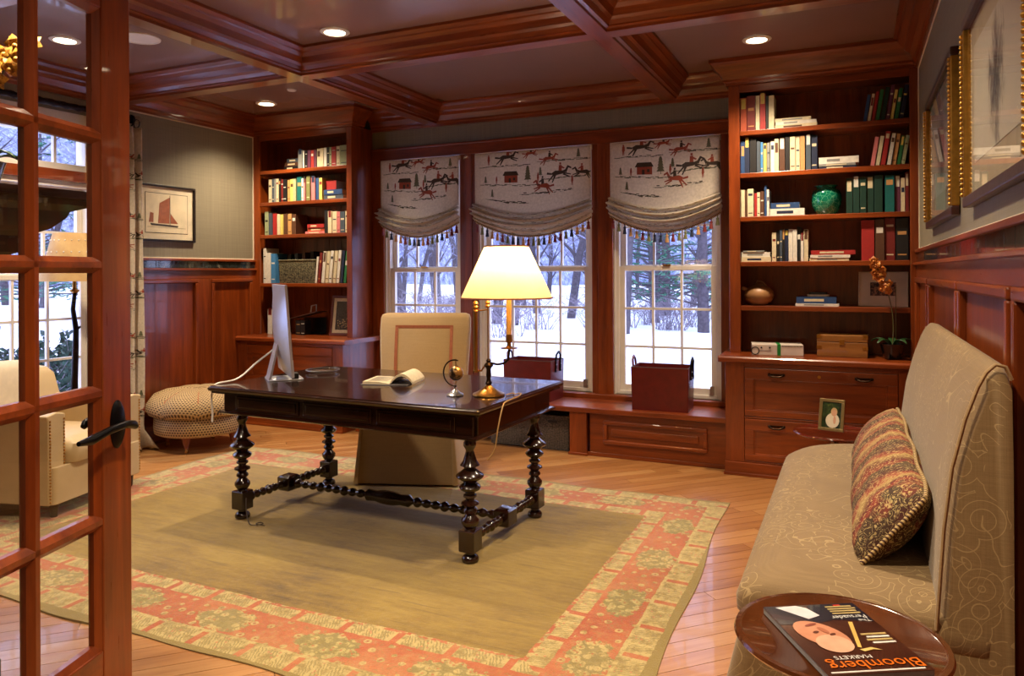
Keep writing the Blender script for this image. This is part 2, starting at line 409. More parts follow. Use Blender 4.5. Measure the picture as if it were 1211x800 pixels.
# ------------------------------------------------------------------ walls
def wall_left():
    y0, y1, z0, z1 = 2.16, 3.80, .40, 2.46
    m = M().box(XL-.15, XL, YF-.14, y0, 0, ZC).box(XL-.15, XL, y1, YW+.15, 0, ZC).box(XL-.15, XL, y0, y1, 0, z0).box(XL-.15, XL, y0, y1, z1, ZC)
    return tag(m.build('wall_left', M_paint), 'olive grey papered wall with cherry wainscot and sailboat print', 'wall', kind='structure')
def wall_right():
    m = M().box(XR, XR+.15, YF-.14, YW+.15, 0, ZC)
    return tag(m.build('wall_right', M_paint), 'olive grey papered wall with cherry wainscot behind the tan settee', 'wall', kind='structure')
WINS = [(-3.92, -3.125, 3), (-2.95, -1.92, 4), (-1.744, -.907, 3)]; WZ0, WZ1 = .405, 2.42
def wall_back():
    m = M(); x = XL-.15
    for a, b, _ in WINS: m.box(x, a, YW, YW+.15, 0, ZC); m.box(a, b, YW, YW+.15, 0, WZ0); m.box(a, b, YW, YW+.15, WZ1, ZC); x = b
    m.box(x, XR+.15, YW, YW+.15, 0, ZC)
    o = tag(m.build('wall_back', M_paint), 'window wall with cherry casings around three tall windows', 'wall', kind='structure')
    c = .022
    edges = [-4.045] + [q for a, b, _ in WINS for q in (a, b)] + [-.80]
    for i in range(0, 8, 2):
        a, b = edges[i], edges[i+1]
        M().box(a, b, YW-c, YW, .36, 2.41).build('casing', cherry['z'], o, bevel=.004, world=True)
        if b-a > .14: M().box((a+b)/2-.035, (a+b)/2+.035, YW-c-.008, YW-c, .40, 2.41).build('casing_fillet', cherry['z'], o, bevel=.003, world=True)
    for a, b, _ in WINS:
        j = M().box(a-.0, a+.012, YW, YW+.15, WZ0, WZ1).box(b-.012, b, YW, YW+.15, WZ0, WZ1).box(a, b, YW, YW+.15, WZ1-.012, WZ1)
        j.build('jamb', M_white, o, world=True)
        M().box(a-.02, b+.02, YW-.035, YW+.06, WZ0-.03, WZ0).build('sill', cherry['x'], o, bevel=.004, world=True)
    M().box(-4.045, -.80, YW-c-.004, YW, 2.41, 2.51).build('header', cherry['x'], o, bevel=.004, world=True)
    M().box(-4.045, -.80, YW-c-.022, YW, 2.50, 2.518).build('header_cap', cherry['x'], o, bevel=.004, world=True)
    return o
def wall_front():
    a, b, zt = -1.66, .30, 2.26
    m = M().box(XL-.15, a, YF-.14, YF, 0, ZC).box(b, 2.2, YF-.14, YF, 0, ZC).box(a, b, YF-.14, YF, zt, ZC)
    o = tag(m.build('wall_front', M_paint), 'wall with the double doorway into the study', 'wall', kind='structure')
    f = M().box(a-.0, a+.03, YF-.15, YF+.01, 0, zt).build('door_jamb', cherry['z'], o, world=True)
    M().box(b-.03, b, YF-.15, YF+.01, 0, zt).build('door_jamb', cherry['z'], o, world=True)
    M().box(a, b, YF-.15, YF+.01, zt-.03, zt).build('door_head', cherry['x'], o, world=True)
wl, wr, wb = wall_left(), wall_right(), wall_back(); wall_front()
# hallway shell behind the camera
def hall():
    tag(M().box(-3.4, -3.3, -3.1, YF-.14, 0, 2.7).build('wall_hall_left', M_hall), 'cream hallway wall', 'wall', kind='structure')
    tag(M().box(2.1, 2.2, -3.1, YF-.14, 0, 2.7).build('wall_hall_right', M_hall), 'cream hallway wall', 'wall', kind='structure')
    tag(M().box(-3.4, 2.2, -3.2, -3.1, 0, 2.7).build('wall_hall_end', M_hall), 'cream hallway wall', 'wall', kind='structure')
    tag(M().box(-3.4, 2.2, -3.2, YF-.14, 2.7, 2.8).build('ceiling_hall', M_hall), 'cream hallway ceiling', 'ceiling', kind='structure')
hall()

def wainscot(root, X0, sgn, y0, y1, panels):
    def P(a0, a1, d0, d1, z0, z1): return M().box(min(X0+sgn*d0, X0+sgn*d1), max(X0+sgn*d0, X0+sgn*d1), a0, a1, z0, z1)
    def B(m, n, mat=cherry['z'], bev=.003): return m.build(n, mat, root, bevel=bev, world=True)
    B(P(y0, y1, 0, .03, 0, .15), 'baseboard', cherry['y']); B(P(y0, y1, 0, .038, .0, .025), 'shoe_moulding', cherry['y'])
    B(P(y0, y1, 0, .022, .15, .24), 'bottom_rail', cherry['y']); B(P(y0, y1, 0, .022, 1.337, 1.415), 'top_rail', cherry['y'])
    B(P(y0, y1, 0, .042, 1.412, 1.430), 'ledge', cherry['y']); B(P(y0, y1, 0, .03, 1.492, 1.512), 'cap_rail', cherry['y'])
    n = max(1, round((y1-y0)/.155)); w = (y1-y0)/n
    for i in range(n): B(P(y0+i*w+.001, y0+(i+1)*w-.001, 0, .016, 1.431, 1.492), 'tile', M_tile, .002)
    prev = y0
    for a, b in panels:
        if a-prev > .005: B(P(prev, a, 0, .022, .24, 1.337), 'stile')
        B(P(a, b, 0, .006, .24, 1.337), 'panel')
        k = .035
        for q in (P(a, b, .0, .034, 1.337-k, 1.337), P(a, b, .0, .034, .24, .24+k)): B(q, 'panel_moulding', cherry['y'], .008)
        for q in (P(a, a+k, .0, .034, .24+k, 1.337-k), P(b-k, b, .0, .034, .24+k, 1.337-k)): B(q, 'panel_moulding', cherry['z'], .008)
        prev = b
    if y1-prev > .005: B(P(prev, y1, 0, .022, .24, 1.337), 'stile')
wainscot(wl, XL, 1, 3.86, 5.443, [(3.98, 4.76), (4.905, 5.40)])
wainscot(wr, XR, -1, YF, 5.443, [(1.05, 2.20), (2.267, 3.27), (3.32, 4.50), (4.60, 5.42)])
# thin ivory edging around the paper
for root, X0, s, y0, y1 in ((wl, XL, 1, 3.86, 5.443), (wr, XR, -1, YF, 5.443)):
    M().box(min(X0, X0+s*.006), max(X0, X0+s*.006), y0, y1, 1.512, 1.522).build('edging', M_linen, root, world=True)
    M().box(min(X0, X0+s*.006), max(X0, X0+s*.006), y1-.01, y1-.001, 1.522, ZP).build('edging', M_linen, root, world=True)
    M().box(min(X0, X0+s*.006), max(X0, X0+s*.006), y0, y1-.01, ZP-.008, ZP).build('edging', M_linen, root, world=True)

# ------------------------------------------------------------------ ceiling, crown and coffer beams
tag(M().box(XL-.15, XR+.15, YF-.14, YW+.15, ZC, ZC+.1).build('ceiling', M_ceil), 'glossy mauve brown ceiling between cherry coffer beams', 'ceiling', kind='structure')
HALF = [(.0, 2.70), (.055, 2.70), (.055, 2.716), (.075, 2.722), (.075, 2.730), (.088, 2.752), (.105, 2.765), (.108, 2.775), (.12, 2.80), (.145, 2.818), (.150, 2.826), (.172, 2.842), (.172, ZC)]
CROWN = [(0, ZP), (.022, ZP), (.022, ZP+.02), (.034, ZP+.03), (.034, ZP+.045), (.055, ZP+.085), (.085, ZP+.105), (.09, ZP+.118), (.12, ZP+.145), (.128, ZP+.165), (.15, ZP+.172), (.15, ZC), (0, ZC)]
def mirror(p): return p + [(-a, b) for a, b in p[::-1] if a > 0]
tn = 0
def trim(m, label, mat):
    global tn; tn += 1
    return tag(m.build('trim_%d' % tn, mat, smooth=12), label, 'trim', kind='structure')
for bx, l in ((-3.405, 'sailboat wall'), (-1.285, 'settee')):
    trim(M().prism([(bx+a, b) for a, b in mirror(HALF)], 'y', YF, YW), 'long moulded cherry ceiling beam running to the windows on the %s side' % l, cherry['y'])
for by, l in ((4.005, 'nearer the windows'), (2.25, 'nearer the doorway')):
    trim(M().prism([(by+a, b+.0006) for a, b in mirror(HALF)], 'x', XL, XR), 'moulded cherry cross beam on the ceiling %s' % l, cherry['x'])
trim(M().prism([(XL+a, b) for a, b in CROWN], 'y', YF, YW), 'cherry crown moulding above the sailboat wall', cherry['y'])
trim(M().prism([(XR-a, b) for a, b in CROWN], 'y', YF, YW), 'cherry crown moulding above the framed sketches', cherry['y'])
trim(M().prism([(YW-a, b) for a, b in CROWN], 'x', -4.05, -.80), 'cherry crown moulding above the windows', cherry['x'])
trim(M().prism([(YF+a, b) for a, b in CROWN], 'x', XL, XR), 'cherry crown moulding above the doorway', cherry['x'])

# ------------------------------------------------------------------ recessed lights
M_lens = emis('downlight_lens', (1, .82, .55), 14)
def downlight(x, y, z, label, watts=None, size=1.0):
    t = thing('recessed_downlight', label, 'ceiling light', (x, y, z))
    M().lathe([(.062, -.002), (.088, -.002), (.09, -.006), (.085, -.010), (.064, -.012), (.062, -.002)], n=28, caps=False).build('trim_ring', M_white, t, 40)
    M().lathe([(.0005, -.005), (.062, -.005), (.062, -.003), (.0005, -.003)], n=28).build('lens', M_lens, t)
    if watts:
        ld = bpy.data.lights.new('downlight_bulb', 'SPOT'); ld.energy = watts*3.2; ld.color = (1, .80, .56); ld.spot_size = R(125); ld.spot_blend = .9; ld.shadow_soft_size = .06
        o = bpy.data.objects.new('bulb', ld); COL.objects.link(o); o.parent = t; o.location = (0, 0, -.03)
    return t
downlight(-2.875, 3.70, ZC, 'round recessed downlight above the desk', SPOT_W)
downlight(-.554, 4.975, ZC, 'round recessed downlight before the bookcase by the settee', SPOT_W)
downlight(-4.623, 5.003, ZC, 'round recessed downlight before the bookcase behind the computer', SPOT_W)
downlight(-.5, 2.95, ZC, 'added recessed downlight above the settee', SPOT_W)  # added light, set to brighten the settee wall and its pictures
downlight(-4.5, 3.1, ZC, 'added recessed downlight above the armchair', SPOT_W)  # added beyond the seen lights, for the room's overall brightness
downlight(-2.4, 1.5, ZC, 'added recessed downlight between the doorway and the rug', SPOT_W)  # added overhead light outside the view
downlight(-.6, 1.3, ZC, 'added recessed downlight inside the doorway', SPOT_W)  # another added light outside the view
downlight(-.9, -.6, 2.7, 'added fill downlight in the hallway near the doorway', HALL_FILL_W)  # added behind the camera as warm fill through the doorway
downlight(-.4, -2.0, 2.7, 'added fill downlight deep in the hallway', HALL_FILL_W)  # second added fill light, unseen
sp = thing('ceiling_speaker', 'white round ceiling speaker grille beside the long beam', 'speaker', (-4.057, 3.281, ZC))
M().lathe([(.0005, -.006), (.10, -.006), (.115, -.004), (.118, 0), (.0005, 0)], n=30).build('grille', M_white, sp, 40)
M().lathe([(.106, -.0085), (.122, -.006), (.124, 0), (.106, 0), (.106, -.0085)], n=30, caps=False).build('rim', M_white, sp, 40)
sk = thing('sprinkler_cap', 'small round white sprinkler cap on the ceiling', 'sprinkler', (-4.101, 4.724, ZC))
M().lathe([(.0005, -.012), (.03, -.012), (.036, -.006), (.036, 0), (.0005, 0)], n=20).build('cover_plate', M_white, sk, 40)

# ------------------------------------------------------------------ windows
PANE = BOX.mesh('pane', M_glass)
def window(name, label, loc, rotz, wd, z0, z1, meet, ncol, nrow=3, rows_up=3):
    t = thing(name, label, 'window', loc, rotz, kind='structure')
    f = .04
    M().box(.0, f, .02, .13, z0, z1).box(wd-f, wd, .02, .13, z0, z1).box(f, wd-f, .02, .13, z0, z0+.03).box(f, wd-f, .02, .13, z1-f, z1).build('window_frame', M_white, t, bevel=.004)
    for (za, zb, y, nr) in ((z0+.03, meet+.02, .035, nrow), (meet-.02, z1-f, .075, rows_up)):
        st = .042; s = M()
        s.box(f, f+st, y, y+.035, za, zb).box(wd-f-st, wd-f, y, y+.035, za, zb).box(f+st, wd-f-st, y, y+.035, zb-.035, zb).box(f+st, wd-f-st, y, y+.035, za, za+.05)
        so = s.build('sash', M_white, t, bevel=.003)
        gx0, gx1, gz0, gz1 = f+st, wd-f-st, za+.05, zb-.035
        for i in range(1, ncol):
            x = gx0+(gx1-gx0)*i/ncol; M().box(x-.009, x+.009, y+.006, y+.03, gz0, gz1).build('muntin', M_white, so)
        for j in range(1, nr):
            z = gz0+(gz1-gz0)*j/nr; M().box(gx0, gx1, y+.007, y+.029, z-.009, z+.009).build('muntin', M_white, so)
        for i in range(ncol):
            for j in range(nr):
                cw, chh = (gx1-gx0)/ncol, (gz1-gz0)/nr
                obj_of('pane', PANE, so, (gx0+cw*(i+.5), y+.018, gz0+chh*(j+.5)), (0, 0, 0), (cw, .003, chh))
    M().box(wd/2-.03, wd/2+.03, .022, .04, meet+.02, meet+.032).build('sash_lock', M_brass, t)
    M().box(wd-f-.05, wd-f-.02, .015, .035, z0+.035, z0+.10).build('sash_lift', M_silver, t)
    return t
for i, (a, b, n) in enumerate(WINS):
    window('window_%d' % (i+1), ['white double hung window behind the desk chair', 'wide white double hung window behind the desk lamp', 'white double hung window beside the bookcase near the settee'][i], (a, YW, 0), 0, b-a, WZ0, WZ1, 1.405, n)
window('window_4', 'tall white window behind the cream armchair', (XL, 2.16, 0), PI/2, 1.64, .40, 2.06, 1.36, 6, 3, 2)
t4 = thing('window_5', 'white transom light above the armchair window', 'window', (XL, 2.16, 0), PI/2, kind='structure')
M().box(0, 1.64, -.01, .12, 2.06, 2.14).build('transom_bar', cherry['y'], t4, bevel=.004)
M().box(0, .05, .02, .13, 2.14, 2.46).box(1.59, 1.64, .02, .13, 2.14, 2.46).box(.05, 1.59, .02, .13, 2.14, 2.19).box(.05, 1.59, .02, .13, 2.40, 2.46).build('window_frame', M_white, t4, bevel=.004)
for i in range(7):
    if i: M().box(.05+1.54*i/7-.01, .05+1.54*i/7+.01, .04, .07, 2.19, 2.40).build('muntin', M_white, t4)
    obj_of('pane', PANE, t4, (.05+1.54*(i+.5)/7, .055, 2.295), (0, 0, 0), (.22, .003, .21))
cs = M().box(XL, XL+.02, 2.04, 2.16, .30, 2.56).box(XL, XL+.02, 3.80, 3.87, .30, 2.56).box(XL, XL+.02, 2.16, 3.80, 2.46, 2.56).box(XL, XL+.045, 2.04, 3.87, .34, .40)
cs.build('casing', M_white, wl, bevel=.004, world=True)

# ------------------------------------------------------------------ built-in bookcases and cabinets
SH_R = [2.333, 2.035, 1.728, 1.412, 1.103]; SH_L = [2.318, 2.018, 1.711, 1.255]; CT = .805; ST = .034
def bookcase(x0, x1, xi0, xi1, shelves, label, exposed):
    t = thing('bookcase', label, 'bookcase', ((x0+x1)/2, YB+.15, CT))
    def B(m, n, mat, bev=.003, sm=None): return m.build(n, mat, t, sm, bev, True)
    B(M().box(x0+.02, x1-.02, YW-.022, YW-.004, CT, 2.70), 'back_panel', cherry['z'], 0)
    nb = 7
    for i in range(1, nb):
        x = xi0+(xi1-xi0)*i/nb; B(M().box(x-.004, x+.004, YW-.026, YW-.022, CT, 2.66), 'back_bead', cherry['z'], 0)
    for a, b in ((x0+.002, x0+.024), (x1-.024, x1-.002)): B(M().box(a, b, YB+.018, YW-.004, CT, 2.70), 'side_panel', cherry['z'], 0)
    for a, b in ((x0, xi0), (xi1, x1-.002)): B(M().box(a, b, YB, YB+.02, CT, 2.70), 'stile', cherry['z'])
    B(M().box(xi0, xi1, YB, YB+.02, 2.636, 2.70), 'top_rail', cherry['x'])
    B(M().box(x0+.024, x1-.024, YB+.02, YW-.022, 2.655, 2.67), 'top_board', cherry['x'], 0)
    for z in shelves: B(M().box(xi0-.0, xi1+.0, YB+.004, YW-.024, z, z+ST), 'shelf', cherry['x'], .004)
    prof = [(0, 2.69), (.016, 2.69), (.016, 2.705), (.03, 2.715), (.03, 2.73), (.05, 2.77), (.075, 2.79), (.08, 2.80), (.10, 2.825), (.115, 2.835), (.115, ZC), (0, ZC)]
    prof = [(a, b-.0008) for a, b in prof]
    if exposed == 'left': path = lambda o: [(x0-o, YW-.16), (x0-o, YB-o), (x1-.002, YB-o)]
    else: path = lambda o: [(x0+.002, YB-o), (x1+o, YB-o), (x1+o, YW-.16)]
    B(M().loft([[(*path(o)[k], z) for o, z in prof] for k in range(3)]), 'crown', cherry['x'], 0, 25)
    return t
bookcase(XL, -4.051, -5.12, -4.111, SH_L, 'built-in cherry bookcase with four shelves behind the computer', 'right')
bookcase(-.801, XR, -.725, .332, SH_R, 'built-in cherry bookcase with five shelves beyond the settee', 'left')
def pull(parent, x, y, z):
    m = M(); m.tube([(x-.045, y, z), (x-.042, y-.018, z-.004), (x-.02, y-.026, z-.012), (x+.02, y-.026, z-.012), (x+.042, y-.018, z-.004), (x+.045, y, z)], [.007, .006, .006, .006, .006, .007], 8)
    for s in (-1, 1): m.ball((x+s*.045, y-.004, z), .010, 8, 6)
    m.box(x-.05, x+.05, y-.003, y, z-.006, z+.006)
    return m.build('pull_handle', M_darkbrass, parent, 50, world=False)
def cabinet(x0, x1, label, dx0, dx1, hs):
    t = thing('drawer_cabinet', label, 'cabinet', ((x0+x1)/2, 5.5, 0)); yf = 5.235
    def L(m): return m.xf(Matrix.Translation((-t.location.x, -t.location.y, 0)))
    L(M().box(x0, x1-.002, yf+.02, YW-.004, .0, .762)).build('carcass', cherry['z'], t)
    for m_, n_, mt in ((M().box(x0, dx0, yf, yf+.02, .09, .762), 'stile', cherry['z']), (M().box(dx1, x1-.002, yf, yf+.02, .09, .762), 'stile', cherry['z']),
                       (M().box(dx0, dx1, yf, yf+.02, .732, .762), 'rail', cherry['x']), (M().box(dx0, dx1, yf, yf+.02, .388, .402), 'rail', cherry['x']), (M().box(dx0, dx1, yf, yf+.02, .09, .102), 'rail', cherry['x'])):
        L(m_).build(n_, mt, t, bevel=.003)
    L(M().box(x0-.004, x1-.002, yf-.012, yf+.02, 0, .09)).build('plinth', cherry['x'], t, bevel=.004)
    L(M().box(x0-.010, x1-.002, yf-.022, yf-.012, 0, .022)).build('shoe_moulding', cherry['x'], t, bevel=.004)
    for z0, z1 in ((.402, .732), (.102, .388)):
        a, b = dx0+.003, dx1-.003; z0 += .003; z1 -= .003; k = .058
        d = M().box(a, b, yf-.004, yf+.018, z1-k-.015, z1).box(a, b, yf-.004, yf+.018, z0, z0+k-.015).box(a, a+k, yf-.004, yf+.018, z0+k-.015, z1-k-.015).box(b-k, b, yf-.004, yf+.018, z0+k-.015, z1-k-.015)
        do = L(d).build('drawer', cherry['x'], t, bevel=.003)
        L(M().box(a+k, b-k, yf+.006, yf+.014, z0+k-.015, z1-k-.015)).build('drawer_panel', cherry['x'], do)
        e = M()
        for q in ((a+k, b-k, z0+k-.015, z0+k-.007), (a+k, b-k, z1-k-.023, z1-k-.015), (a+k, a+k+.008, z0+k-.015, z1-k-.015), (b-k-.008, b-k, z0+k-.015, z1-k-.015)): e.box(q[0], q[1], yf-.001, yf+.010, q[2], q[3])
        L(e).build('panel_bead', cherry['x'], do, bevel=.002)
        for hx in hs: pull(do, hx-t.location.x, yf-.004-t.location.y, z1-.038)
    if len(hs) > 1:
        q = M().lathe([(.0005, -.006), (.010, -.006), (.011, 0), (.0005, 0)], n=16).xf(Matrix.Rotation(PI/2, 4, 'X')).xf(Matrix.Translation(((hs[0]+hs[1])/2, yf-.010, .69)))
        L(q).build('lock', M_brass, t, 40)
    return t
cabinet(XL, -4.0, 'low cherry drawer cabinet under the bookcase behind the computer', -5.08, -4.11, [-4.595])
cabinet(-.801, XR, 'low cherry drawer cabinet with bronze pulls beyond the settee', -.677, .25, [-.471, .056])
def worktop(x0, x1, label):
    m = M().prism([(5.20, .768), (5.215, .762), (YW-.004, .762), (YW-.004, CT), (5.212, CT), (5.20, CT-.012)], 'x', x0, x1)
    tag(m.build('worktop', cherry['x'], bevel=.003), label, 'worktop')
worktop(XL+.001, -3.955, 'polished cherry ledge on the cabinet behind the computer')
worktop(-.845, XR-.001, 'polished cherry ledge carrying the wooden box and orchid')

# ------------------------------------------------------------------ window bench
def bench():
    t = thing('window_bench', 'long cherry window bench with panelled end and open niche', 'bench', (-2.4, 5.5, 0))
    def B(m, n, mat=cherry['x'], bev=.004): return m.build(n, mat, t, None, bev, True)
    x0, x1 = -3.955, -.805
    B(M().box(x0, x1, 5.31, YW-.024, .325, .363), 'seat_board')
    B(M().box(x0, x1, YW-.045, YW-.024, .363, .40), 'back_strip')
    B(M().box(-1.81, x1, 5.345, 5.365, .02, .325), 'front_board')
    B(M().box(-1.965, -1.83, 5.325, 5.40, .0, .325), 'pilaster', cherry['z']); B(M().box(-1.975, -1.82, 5.315, 5.40, 0, .02), 'pilaster_foot')
    B(M().box(-1.83, x1, 5.337, 5.36, .0, .03), 'shoe_moulding')
    a, b, z0, z1 = -1.70, -.94, .10, .275
    for q in ((a, b, z0, z0+.03), (a, b, z1-.03, z1), (a, a+.03, z0+.03, z1-.03), (b-.03, b, z0+.03, z1-.03)): B(M().box(q[0], q[1], 5.325, 5.347, q[2], q[3]), 'panel_moulding', bev=.008)
    B(M().box(a+.06, b-.06, 5.333, 5.347, z0+.06, z1-.06), 'raised_panel', bev=.006)
    B(M().box(x0, -1.83, YW-.045, YW-.024, .0, .325), 'niche_back', cherry['z'], 0)
    B(M().box(-3.1, -3.0, 5.335, 5.40, 0, .325), 'pilaster', cherry['z']); B(M().box(x0, -3.1, 5.345, 5.365, .0, .325), 'front_board')
bench()

# ------------------------------------------------------------------ french door
def french_door():
    t = thing('door_1', 'open cherry french door with glass panes and dark lever handle', 'door', (-1.595, .576, 0), R(107.2), kind='structure')
    W, H, th = .92, 2.21, .044; y0, y1 = -th/2, th/2
    B = lambda m, n, mat, bev=.004: m.build(n, mat, t, None, bev)
    B(M().box(0, .12, y0, y1, .008, H), 'stile', cherry['z']); B(M().box(W-.12, W, y0, y1, .008, H), 'stile', cherry['z'])
    B(M().box(.12, W-.12, y0, y1, .008, .385), 'bottom_rail', cherry['x']); B(M().box(.12, W-.12, y0, y1, 2.085, H), 'top_rail', cherry['x'])
    cols = [.12 + (W-.24)*k/3 for k in range(4)]; rows = [.385, .725, 1.065, 1.405, 1.745, 2.085]
    def bar(a0, a1, ax, c):       # moulded glazing bar
        prof = [(-.021, -.008), (-.021, .008), (-.012, .014), (-.007, .021), (.007, .021), (.012, .014), (.021, .008), (.021, -.008), (.007, -.021), (-.007, -.021)]
        if ax == 'z': return M().prism([(c+u, v) for u, v in prof], 'z', a0, a1)
        return M().prism([(v, c+u) for u, v in prof], 'x', a0, a1)
    for c in cols[1:3]: B(bar(rows[0], rows[-1], 'z', c), 'glazing_bar', cherry['z'], 0)
    for z in rows[1:-1]: B(bar(cols[0], cols[-1], 'x', z), 'glazing_bar', cherry['x'], 0)
    for z, s in ((rows[0], 1), (rows[-1], -1)): B(M().prism([(-.018, z), (.018, z), (.008, z+s*.018), (-.008, z+s*.018)], 'x', cols[0], cols[-1]), 'glazing_bead', cherry['x'], 0)
    for x, s in ((cols[0], 1), (cols[-1], -1)): B(M().prism([(x, -.018), (x, .018), (x+s*.018, .008), (x+s*.018, -.008)], 'z', rows[0], rows[-1]), 'glazing_bead', cherry['z'], 0)
    for i in range(3):
        for j in range(5):
            obj_of('pane', PANE, t, ((cols[i]+cols[i+1])/2, 0, (rows[j]+rows[j+1])/2), (0, 0, 0), (cols[1]-cols[0]-.014, .004, .326))
    for s, dirx, in ((1, 1), (-1, -1)):          # local +y faces the hallway side
        h = thing('lever_handle', 'dark bronze lever', None, (W-.062, s*y1, .972)); h.parent = t
        del h['label']
        e = M()
        pr = [(.001, .012), (.020, .012), (.026, .007), (.030, .002), (.030, 0), (.001, 0)]
        e.lathe(pr, n=28); e.xf(Matrix.Diagonal((1, 2.2, 1, 1))).xf(Matrix.Rotation(-s*PI/2, 4, 'X'))
        e.build('escutcheon', M_iron, h, 40)
        m = M(); m.tube([(0, s*.01, 0), (0, s*.045, 0)], .011, 12)
        sg = dirx
        m.tube([(-.012*sg, s*.047, -.008), (.0, s*.048, 0), (.03*sg, s*.05, .008), (.07*sg*(1 if sg > 0 else 1.4), s*.048, .004), (.095*sg*(1 if sg > 0 else 1.7), s*.045, -.008), (.11*sg*(1 if sg > 0 else 1.9), s*.046, -.006)], [.008, .012, .010, .010, .012, .006], 10)
        m.build('lever', M_iron, h, 60)
    for z in (.25, 1.1, 1.95):
        M().lathe([(.009, z-.05), (.009, z+.05)], (-.004, y1, 0), 10).build('hinge', M_brass, t, 40)
french_door()

# ------------------------------------------------------------------ rug
def rug():
    hx, hy = RUG[2], RUG[3]; nx, ny = 90, 60
    def edge(u, v):
        x = (u*2-1)*hx; y = (v*2-1)*hy
        x += .012*math.sin(y*5+1)*abs(u*2-1)**6 + .0*y; x += (-.045*(v-.5)*2 if u > .5 else .03*(v-.5))*abs(u*2-1)**3
        y += (.012*math.sin(x*4) + .008*math.sin(x*9+2))*abs(v*2-1)**6
        return x, y
    def top(u, v): x, y = edge(u, v); return (x, y, .0105 + .0015*math.sin(x*3.1+y*2.3) + .0010*math.sin(x*9+y*7) - .004*max(abs(u*2-1), abs(v*2-1))**40)
    m = M().grid(top, nx, ny)
    rim = [(i/nx, 0) for i in range(nx)] + [(1, j/ny) for j in range(ny)] + [(1-i/nx, 1) for i in range(nx)] + [(0, 1-j/ny) for j in range(ny)]
    m.loft([[top(*p) for p in rim], [(*edge(*p), .0012) for p in rim]], caps=False)
    o = m.build('area_rug', M_rug, smooth=50, loc=(RUG[0], RUG[1], 0), center=False)
    tag(o, 'olive wool rug with brick red and cream flowered border under the desk', 'rug')
rug()

# ------------------------------------------------------------------ desk
LEGP = [(.030, .605), (.033, .60), (.022, .585), (.022, .575), (.030, .562), (.031, .548), (.022, .533), (.019, .525), (.024, .505), (.034, .475), (.043, .462), (.047, .455), (.030, .447), (.027, .440),
        (.046, .425), (.064, .412), (.067, .405), (.062, .397), (.034, .380), (.030, .372), (.046, .362), (.052, .352), (.046, .340), (.024, .328), (.022, .322), (.032, .315), (.032, .306), (.020, .297),
        (.022, .290), (.042, .280), (.044, .272), (.030, .264), (.022, .256), (.032, .244), (.033, .234), (.022, .224), (.028, .214), (.042, .198), (.043, .184), (.034, .168), (.026, .160), (.030, .150)]
def bead(m, p0, p1, prof):
    p0, p1 = Vector(p0), Vector(p1); L = (p1-p0).length; q = (p1-p0).to_track_quat('Z', 'Y').to_matrix().to_4x4(); q.translation = p0
    k = len(m.v); m.lathe([(r, z*L) for r, z in prof], n=14); m.xf(q, k)
def stretch_prof(n, r0, r1, mid=True):
    out = []
    for i in range(n):
        a, b = i/n, (i+1)/n; big = r1 if (i % 3) else r1*1.18
        out += [(r0, a+.05/n), (big*.9, a+.3/n), (big, a+.5/n), (big*.9, a+.7/n), (r0, b-.05/n)]
    return out
